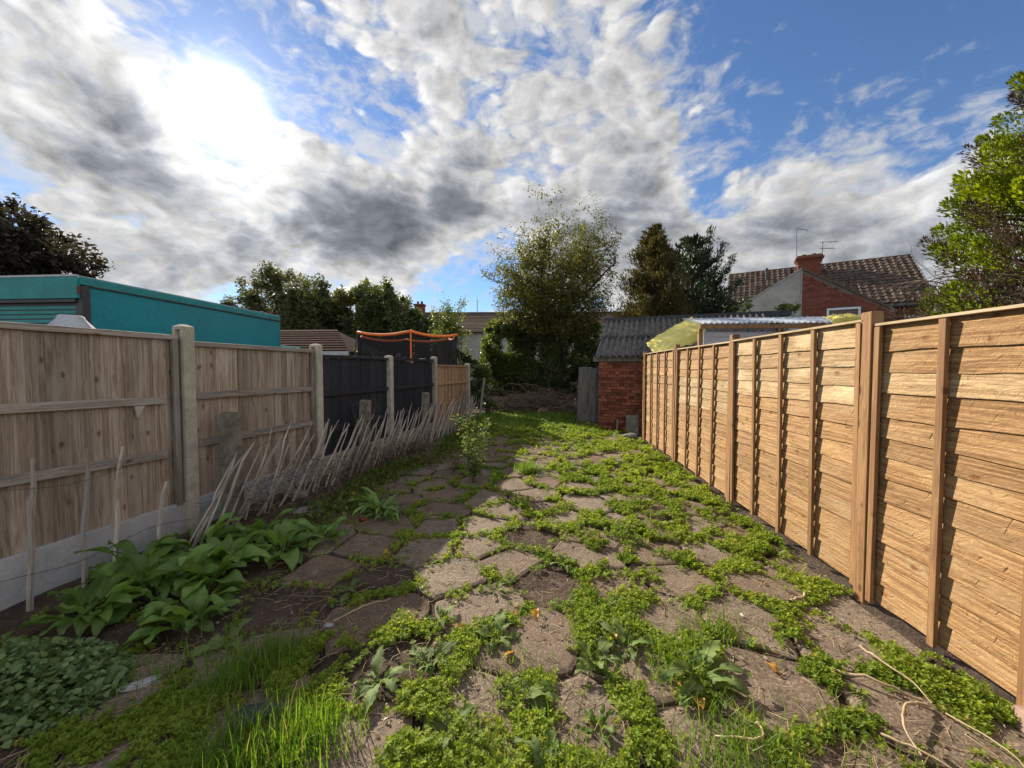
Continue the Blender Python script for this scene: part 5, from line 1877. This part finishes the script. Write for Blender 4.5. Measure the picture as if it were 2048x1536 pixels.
def tip_leaves(tips, per, spread, rg):
    P_ = []
    for pts in tips:
        n = rg.poisson(per)
        if n == 0:
            continue
        t = rg.uniform(.1, 1, n) * (len(pts) - 1)
        i = np.minimum(t.astype(int), len(pts) - 2)
        P_.append(pts[i] + (pts[i + 1] - pts[i]) * (t - i)[:, None] + rg.normal(0, spread, (n, 3)))
    return np.concatenate(P_)


def ellipsoid(c, r):
    c, r = np.array(c, float), np.array(r, float)

    def f(p):
        return c if p is None else np.sum(((p - c) / r) ** 2) < 1
    return f


# the big many-stemmed tree at the end of the garden
rt_ = np.random.default_rng(12)
bt = tag(empty('hawthorn_tree', (-.05, 14.0, .03)), 'tall twiggy olive-leaved tree with ivied stems at the end of the garden', 'tree')
lines, tips = [], []
ins = ellipsoid((.30, 0, 5.2), (2.45, 2.0, 3.0))
for (sx, sy, ddx, ddz, L_, r_) in ((0, 0, .06, 1, 3.5, .17), (-.28, .1, -.14, 1, 3.3, .10), (.22, -.1, .22, 1, 3.3, .11), (-.1, .25, .02, 1, 3.6, .12), (.05, -.2, .30, 1, 3.0, .07)):
    grow(rt_, (sx, sy, 0), (ddx, rt_.normal(0, .06), ddz), L_, r_, 0, 4, lines, tips, spread=.66, up=.16, n_child=(4, 5), shrink=.62, wander=.11, inside=ins, first=.40)
# side limbs that fill the middle and lower crown
for q_ in range(40):
    a = rt_.uniform(0, 6.28)
    z0 = rt_.uniform(2.6, 5.4)
    grow(rt_, (.15 + .25 * math.cos(a), .25 * math.sin(a), z0), (math.cos(a), math.sin(a), rt_.uniform(-.05, .55)), rt_.uniform(1.2, 1.9), .03, 2, 4, lines, tips, spread=.6, up=.05, n_child=(4, 5), shrink=.55, wander=.16, inside=ins, first=.3)
# bare and ivied shoots round the stems
for q_ in range(34):
    a = rt_.uniform(0, 6.28)
    grow(rt_, (.35 * math.cos(a), .35 * math.sin(a), rt_.uniform(1.6, 3.4)), (math.cos(a) * .6, math.sin(a) * .6, rt_.uniform(-.5, .8)), rt_.uniform(.5, 1.1), .014, 3, 4, lines, [], spread=.7, wander=.3)
link('trunk', tubes_mesh('trunk', lines, 'bark', 5), None, bt)
NI = 5200
st_ = [l for l in lines if l[1][0] > .06][:12]
pi_ = np.concatenate([spline(l[0], 8) for l in st_])
pi_ = pi_[pi_[:, 2] < 4.6]
pi_ = pi_[rt_.integers(0, len(pi_), NI)] + rt_.normal(0, .16, (NI, 3))
link('ivy', leaves_mesh('ivy', pi_, rt_.uniform(.05, .10, NI), 'shrub_dark', rt_), None, bt)
pos = tip_leaves(tips, 19, .085, rt_)
rt_.shuffle(pos)
# thinner on the top right, leafier low left, as light breaks through
kp = rt_.uniform(0, 1, len(pos)) < np.clip(.95 - .12 * np.clip(pos[:, 2] - 5.6, 0, 3) - .10 * np.clip(pos[:, 0], 0, 2), .25, 1) * (.45 + .9 * vnoise(pos[:, 0] * 1.0 + pos[:, 1], pos[:, 2], 1.3, 41, 2))
pos = pos[kp]
pos = pos[:66000]
link('crown', leaves_mesh('crown', pos, rt_.uniform(.05, .105, len(pos)), 'tree_olive', rt_, up=-.1, tint=np.clip(.25 + .5 * vnoise(pos[:, 0], pos[:, 2], .9, 43, 2) + rt_.uniform(-.35, .45, len(pos)), 0, 1)), None, bt)


def bush(name, label, loc, lobes, n, leaf, mat, seed, cat='shrub', bark='bark', group=None, up=.2, twigs=14, trunk_h=None, sprigs=0):
    """Leafy mass: uneven lobes, leaves thickest at their skins, limbs inside reaching into each lobe."""
    rg = np.random.default_rng(seed)
    t = tag(empty(name, loc), label, cat, group)
    lines, P_ = [], []
    tot = sum(r[3] * r[4] * r[5] for r in lobes)
    th = trunk_h if trunk_h is not None else .2
    lines.append((np.array([(0, 0, -.1), (.03, .02, th * .5), (0, 0, th)]), np.array([.16, .13, .11]) * (1 if trunk_h else .4)))
    for (cx_, cy_, cz_, rx, ry, rz) in lobes:
        c_ = np.array([cx_, cy_, cz_])
        r_ = np.array([rx, ry, rz])
        m_ = int(n * rx * ry * rz / tot)
        # clumps over the lobe
        nc_ = max(10, m_ // 130)
        u = rg.normal(size=(nc_, 3))
        u /= np.linalg.norm(u, axis=1, keepdims=True)
        cen = c_ + u * r_ * (rg.uniform(.15, 1.02, nc_) ** .45)[:, None]
        csz = rg.uniform(.10, .26, nc_) * (rx + rz) / 2
        pick = rg.integers(0, nc_, m_)
        v_ = rg.normal(size=(m_, 3))
        v_ /= np.linalg.norm(v_, axis=1, keepdims=True)
        P_.append(cen[pick] + v_ * (csz[pick] * rg.uniform(.3, 1.1, m_))[:, None])
        for q_ in range(twigs):
            j = rg.integers(nc_)
            s0 = np.array([rg.normal(0, .05), rg.normal(0, .05), th * rg.uniform(.5, 1)])
            mid = (s0 + cen[j]) / 2 + rg.normal(0, .12, 3) * rx
            lines.append((np.array([s0, mid, cen[j]]), np.array([.05, .03, .008]) * max(.4, rx / 2)))
        for q_ in range(sprigs):
            j = rg.integers(nc_)
            if cen[j][2] > c_[2]:
                e = cen[j] + np.array([rg.normal(0, .25), rg.normal(0, .25), rg.uniform(.2, .6)]) * rz * .6
                lines.append((np.array([cen[j], (cen[j] + e) / 2 + rg.normal(0, .05, 3), e]), np.array([.012, .008, .003])))
                P_.append(cen[j] + (e - cen[j]) * rg.uniform(0, 1, (14, 1)) + rg.normal(0, .05, (14, 3)))
    P_ = np.concatenate(P_)
    P_ = P_[P_[:, 2] > .02]
    link('trunk', tubes_mesh('trunk', lines, bark, 4), None, t)
    tn_ = np.clip(.15 + .5 * vnoise(P_[:, 0] + P_[:, 1] * .7, P_[:, 2], 1.1, seed, 2) + rg.uniform(-.3, .45, len(P_)), 0, 1)
    link('crown', leaves_mesh('crown', P_, rg.uniform(.6, 1.3, len(P_)) * leaf, mat, rg, up=up, tint=tn_), None, t)
    return t


# undergrowth below and beside it
bush('evergreen_shrub', 'yellow-green leafy shrub left of the big tree stems', (-1.25, 14.3, 0), ((-.1, 0, 2.3, 1.05, .8, 1.1), (.6, .1, 3.1, .8, .6, .8), (-.45, 0, 1.2, .9, .6, 1.0), (.5, 0, 1.2, .9, .6, 1.0)), 26000, .10, 'shrub_green', 101)
bush('evergreen_shrub', 'dark shrub filling the space below the big tree', (.25, 14.3, 0), ((0, 0, 1.5, 1.25, .7, 1.3), (.8, 0, 2.3, .8, .7, 1.0), (-1.0, .1, 1.1, .9, .7, .9), (-.2, .3, 2.6, .9, .6, .8)), 28000, .10, 'shrub_dark', 102)
bush('evergreen_shrub', 'olive shrub between the big tree and the outhouse roof', (1.75, 14.2, 0), ((0, 0, 2.1, .9, .7, 1.1), (-.4, 0, 2.9, .7, .6, .6), (.5, .2, 1.4, .8, .7, 1.0)), 20000, .10, 'shrub_dark', 103)
bush('ivy_shrub', 'dark ivy mass at the end of the left fence', (-2.45, 13.0, 0), ((0, 0, 1.1, .62, .6, .95), (-.3, .2, 1.7, .5, .5, .5)), 9000, .10, 'shrub_dark', 104)
bush('ivy_shrub', 'trailing yellowed ivy beside the leaning post', (-1.75, 12.4, 0), ((0, 0, .8, .16, .16, .65), (.12, 0, .3, .25, .2, .3)), 700, .08, 'shrub_green', 105, twigs=8)
bush('bramble_shrub', 'dim brambles behind the brush pile', (-.3, 14.9, 0), ((0, 0, .9, 1.9, .5, .8), (1.4, 0, .8, 1.0, .5, .8)), 16000, .10, 'shrub_dark', 106)
# cut brush heap
NBp = 420
lines = []
for q_ in range(NBp):
    x0 = rt_.uniform(-1.7, 1.25)
    hmax = .62 * math.exp(-((x0 + .2) / 1.3) ** 4) + .08
    p0 = np.array([x0, 13.3 + rt_.normal(0, .35), .04 + rt_.uniform(0, hmax)])
    a = rt_.normal(0, .6) + (math.pi if rt_.uniform() < .5 else 0)
    L_ = rt_.uniform(.4, 1.3)
    dv = np.array([math.cos(a), math.sin(a) * .6, rt_.normal(0, .16)]) * L_
    bend = np.array([0, 0, 1]) * rt_.normal(.06, .14) * L_
    p2 = p0 + dv
    p2[2] = max(p2[2], .03)
    r_ = rt_.uniform(.005, .014)
    lines.append((np.array([p0, p0 + dv * .35 + bend, p0 + dv * .7 + bend * .8, p2]), np.array([r_, r_ * .9, r_ * .7, r_ * .4])))
for (x0, x1, z1, r_) in ((.5, 1.25, 1.3, .012), (-.55, -.5, 1.15, .010), (.75, .2, .9, .014), (.95, 1.5, .8, .012), (-.9, -1.1, 1.2, .009)):
    lines.append((np.array([(x0, 13.1, .1), ((x0 + x1) / 2 + .05, 13.1, z1 * .55), (x1, 13.2, z1)]), np.array([r_, r_ * .8, r_ * .4])))
tag(link('brush_pile', tubes_mesh('brush_pile', lines, 'dead_twig', 4)), 'heap of cut brown branches below the big tree', 'brush', kind='stuff')

# trees beyond the left fence
bush('dark_tree', 'dark purple-brown tree behind the lorry at the left edge', (-21.2, 14.0, 0), ((0, 0, 5.6, 2.6, 2.2, 2.5), (-1.5, 0, 6.6, 2.2, 2, 2.0), (1.5, 0, 4.6, 1.7, 1.5, 1.6), (2.2, -.2, 4.9, 1.0, .9, 1.0)), 30000, .19, 'tree_purple', 111, 'tree', trunk_h=3.2, sprigs=20)
bush('round_tree', 'round grey-green tree just beyond the front of the lorry', (-20.59, 29.00, 0), ((0.0, 0.0, 6.41, 3.19, 2.46, 2.9), (-2.75, 0.0, 5.39, 2.32, 2.03, 2.03), (2.03, 0.0, 5.39, 2.46, 2.03, 2.46)), 30000, 0.200, 'tree_far', 112, 'tree', trunk_h=3.23, sprigs=16)
bush('round_tree', 'olive bushy tree in the middle of the group beyond the left fence', (-16.24, 26.39, 0), ((2.4, 0.0, 4.9, 2.0, 1.6, 2.1), (0.0, 0.0, 5.39, 2.17, 1.89, 2.46), (1.3, 0.29, 5.97, 1.45, 1.45, 1.59), (-0.87, 0.0, 4.23, 1.74, 1.74, 1.89)), 30000, 0.200, 'tree_far', 113, 'tree', trunk_h=2.79, sprigs=14)
bush('round_tree', 'open-crowned tree with sprigs standing highest over the trampoline', (-13.78, 29.72, 0), ((-2.6, -.3, 4.9, 2.1, 1.5, 2.0), (-1.6, 0.0, 3.4, 2.4, 1.6, 2.0), (0.2, .6, 4.2, 2.6, 1.6, 1.8), (0.0, 0.0, 7.13, 2.32, 1.89, 2.17), (1.3, 0.0, 5.83, 2.46, 1.89, 1.74)), 26000, 0.187, 'tree_olive', 114, 'tree', trunk_h=4.24, twigs=26, sprigs=30)
bush('round_tree', 'dark rounded tree directly behind the trampoline', (-10.01, 25.52, 0), ((0.0, 0.0, 4.38, 2.54, 1.89, 2.17), (-1.16, 0.0, 5.68, 1.89, 1.45, 1.74), (1.74, 0.0, 3.36, 1.59, 1.45, 1.89)), 26000, 0.200, 'shrub_dark', 115, 'tree', trunk_h=1.92, sprigs=12)
st = tag(empty('slender_tree', (-4.3, 18.0, 0)), 'pale thin-leaved young tree between the far chimney and the big tree', 'tree')
rs_ = np.random.default_rng(116)
lines, tips = [], []
for q_ in range(4):
    grow(rs_, (rs_.normal(0, .1), rs_.normal(0, .1), 0), (rs_.normal(0, .12), rs_.normal(0, .1), 1), 3.0, .045, 0, 3, lines, tips, spread=.5, up=.3, n_child=(4, 6), shrink=.5, wander=.10, inside=ellipsoid((0, 0, 3.2), (1.0, .8, 2.4)), first=.35)
link('trunk', tubes_mesh('trunk', lines, 'bark', 4), None, st)
pos = tip_leaves(tips, 11, .07, rs_)
link('crown', leaves_mesh('crown', pos, rs_.uniform(.06, .12, len(pos)), 'shrub_green', rs_), None, st)
bush('evergreen_shrub', 'shrub between the garage roof and the trampoline', (-6.9, 14.6, 0), ((0, 0, 1.7, .8, .7, .85),), 2600, .10, 'shrub_dark', 117)


# ------------------------------------------------------------------ conifers
def conifer(name, label, loc, height, radius, nb, per, leaf, mat, seed, lift=.35, shape=.8, base=.05, bark='bark', droop=0.0, spray=.35, dead=None, xlim=None):
    """Central stem, many side limbs, each clothed in sprays that follow it."""
    rg = np.random.default_rng(seed)
    t = tag(empty(name, loc), label, 'tree')
    lines = [(np.array([(0, 0, -.1), (.02, 0, height * .5), (0, 0, height * .98)]), np.array([.14, .08, .01]) * height / 7)]
    P_, D_, T_ = [], [], []
    Pd, Dd = [], []
    for q_ in range(nb):
        f = rg.uniform(base, 1.0) ** .85
        z = height * f
        a = rg.uniform(0, 2 * np.pi)
        Rr = radius * max(.03, (1 - f)) ** shape * rg.uniform(.6, 1.15) * (1 + .18 * math.sin(3 * a + seed))
        e = np.array([math.cos(a) * Rr, math.sin(a) * Rr, lift * Rr + rg.normal(0, .05)])
        p0 = np.array([0, 0, z])
        mid = p0 + e * .55 + np.array([0, 0, -.12 * Rr * (1 if droop else 0)])
        tip = p0 + e + np.array([0, 0, -droop * Rr])
        lines.append((np.array([p0, mid, tip]), np.array([.022, .014, .004]) * max(.5, Rr)))
        m_ = max(4, int(per * (Rr / radius + .12)))
        s_ = rg.uniform(.18, 1.05, m_) ** .7
        pts = np.where(s_[:, None] < .55, p0 + (mid - p0) * (s_ / .55)[:, None], mid + (tip - mid) * ((s_ - .55) / .45)[:, None])
        side = rg.normal(0, 1, (m_, 3))
        side[:, 2] = np.abs(side[:, 2]) * .7
        w_ = spray * Rr * (1.1 - .8 * s_)
        pts = pts + side * w_[:, None] * .45
        dirs = e / np.linalg.norm(e) * .8 + side * .55 + np.array([0, 0, .45])
        is_dead = dead is not None and dead(p0 + e, rg)
        if is_dead:
            Pd.append(pts)
            Dd.append(dirs)
        else:
            P_.append(pts)
            D_.append(dirs)
            T_.append(np.clip(rg.uniform(0, 1) * .6 + rg.uniform(0, .4, m_), 0, 1))
    P_, D_, T_ = np.concatenate(P_), np.concatenate(D_), np.concatenate(T_)
    link('trunk', tubes_mesh('trunk', lines, bark, 4), None, t)
    link('crown', leaves_mesh('crown', P_, rg.uniform(.6, 1.35, len(P_)) * leaf, mat, rg, dirs=D_, template=NEEDLE_V * np.array([1, 1.1, 1]), tint=T_), None, t)
    if Pd:
        Pd, Dd = np.concatenate(Pd), np.concatenate(Dd)
        link('dead_foliage', leaves_mesh('dead_foliage', Pd, rg.uniform(.5, 1.1, len(Pd)) * leaf, 'conifer_dead', rg, dirs=Dd, template=NEEDLE_V), None, t)
    return t


conifer('brown_conifer', 'dense brownish cone-shaped conifer behind the outhouse', (4.42, 16.0, 0), 7.0, 1.95, 760, 110, .13, 'conifer_brown', 201, lift=.75, shape=.62, spray=.5)
pn = conifer('pine_tree', 'dark pine with upswept limbs right of the brown conifer', (6.35, 17.2, 0), 7.0, 1.9, 120, 240, .15, 'conifer_dark', 202, lift=.8, shape=.5, base=.35, spray=.30)
rg = np.random.default_rng(203)
lines, P_, D_ = [], [], []
for (x1, z0, z1) in ((1.75, 3.7, 5.2), (1.45, 4.4, 6.1), (2.0, 3.2, 4.4), (.55, 5.2, 7.25), (1.0, 4.8, 6.6)):
    p0, p2 = np.array([.1, -.2, z0]), np.array([x1, -.3 + rg.normal(0, .2), z1])
    mid = (p0 + p2) / 2 + np.array([.15, 0, -.22])
    lines.append((np.array([p0, mid, p2]), np.array([.05, .035, .01])))
    n_ = 420
    s_ = rg.uniform(.25, 1.02, n_)
    pts = np.where(s_[:, None] < .5, p0 + (mid - p0) * (s_ * 2)[:, None], mid + (p2 - mid) * (s_ * 2 - 1)[:, None])
    P_.append(pts + rg.normal(0, .13, (n_, 3)) * (1.2 - s_[:, None] * .6))
    D_.append((p2 - p0) / np.linalg.norm(p2 - p0) * .9 + rg.normal(0, .6, (n_, 3)) + np.array([0, 0, .4]))
P_, D_ = np.concatenate(P_), np.concatenate(D_)
link('limb', tubes_mesh('limb', lines, 'bark', 5), None, pn)
link('limb_needles', leaves_mesh('limb_needles', P_, rg.uniform(.10, .2, len(P_)), 'conifer_dark', rg, dirs=D_, template=NEEDLE_V), None, pn)


rc_ = np.random.default_rng(204)
rcn = tag(empty('lime_conifer', (7.35, 5.75, 0)), 'bright lime-green conifer with dead brown limbs above the nearest lap panels', 'tree')
lines = [(np.array([(0, 0, -.1), (.02, 0, 3.0), (0, 0, 5.9)]), np.array([.16, .09, .012]))]
PG, DG, TG, PD, DD = [], [], [], [], []
for q_ in range(430):
    f = rc_.uniform(.14, 1.0) ** 1.2
    a = rc_.uniform(0, 6.283)
    Rr = 1.95 * (1 - f) ** .55 * rc_.uniform(.72, 1.08) + .10
    c_ = np.array([math.cos(a) * Rr, math.sin(a) * Rr, 5.9 * f])
    out_ = np.array([math.cos(a) * .75, math.sin(a) * .75, .80])
    L_ = rc_.uniform(.45, .85) * (1.15 - .5 * f)
    lines.append((np.array([(0, 0, c_[2] - .5 * Rr), c_ * .6 + np.array([0, 0, c_[2] * .36]), c_]), np.array([.03, .018, .006])))
    dead_ = (c_[0] < -.55 and c_[2] < 3.0 and rc_.uniform() < .8) or (c_[0] < .2 and rc_.uniform() < .40)
    n_ = 560 if not dead_ else 300
    # plume: a spindle of short sprays pointing out and up
    t = rc_.uniform(0, 1, n_)
    w_ = .40 * L_ * np.sin(np.pi * np.clip(t * .86 + .12, 0, 1)) ** .8
    u = rc_.normal(size=(n_, 3))
    u /= np.linalg.norm(u, axis=1, keepdims=True)
    pts = c_ + out_ * ((t - .35) * L_)[:, None] + u * (w_ * rc_.uniform(.45, 1.0, n_))[:, None]
    dr = out_ * .9 + u * .75 + np.array([0, 0, .25])
    if dead_:
        PD.append(pts)
        DD.append(dr)
    else:
        PG.append(pts)
        DG.append(dr)
        TG.append(np.clip(rc_.uniform(.0, .75) + rc_.uniform(-.25, .3, n_), 0, .94))
link('trunk', tubes_mesh('trunk', lines, 'bark', 4), None, rcn)
PG, DG, TG, PD, DD = map(np.concatenate, (PG, DG, TG, PD, DD))
link('crown', leaves_mesh('crown', PG, rc_.uniform(.035, .078, len(PG)), 'conifer_lime', rc_, dirs=DG, template=NEEDLE_V * np.array([1, 1.5, 1]), tint=TG), None, rcn)
link('dead_foliage', leaves_mesh('dead_foliage', PD, rc_.uniform(.035, .08, len(PD)), 'conifer_dead', rc_, dirs=DD, template=NEEDLE_V), None, rcn)
rg = np.random.default_rng(205)
lines = []
for q_ in range(26):
    z0 = rg.uniform(1.9, 3.0)
    grow(rg, (-.6, rg.normal(0, .5), z0), (-1, rg.normal(0, .5), rg.uniform(-.25, .15)), rg.uniform(.7, 1.15), .014, 2, 4, lines, [], spread=.45, up=.0, wander=.16, n_child=(3, 4), shrink=.6)
link('dead_branches', tubes_mesh('dead_branches', lines, 'dead_twig', 3), None, rcn)
bush('climbing_shrub', 'thin leafy climber rising behind the canopy against the rendered wall', (6.9, 12.5, 0), ((0, 0, 3.0, .9, .4, .35), (.5, 0, 3.35, .35, .3, .35), (-.7, 0, 3.35, .4, .3, .2)), 900, .12, 'shrub_green', 120, twigs=10, trunk_h=2.4, sprigs=8)
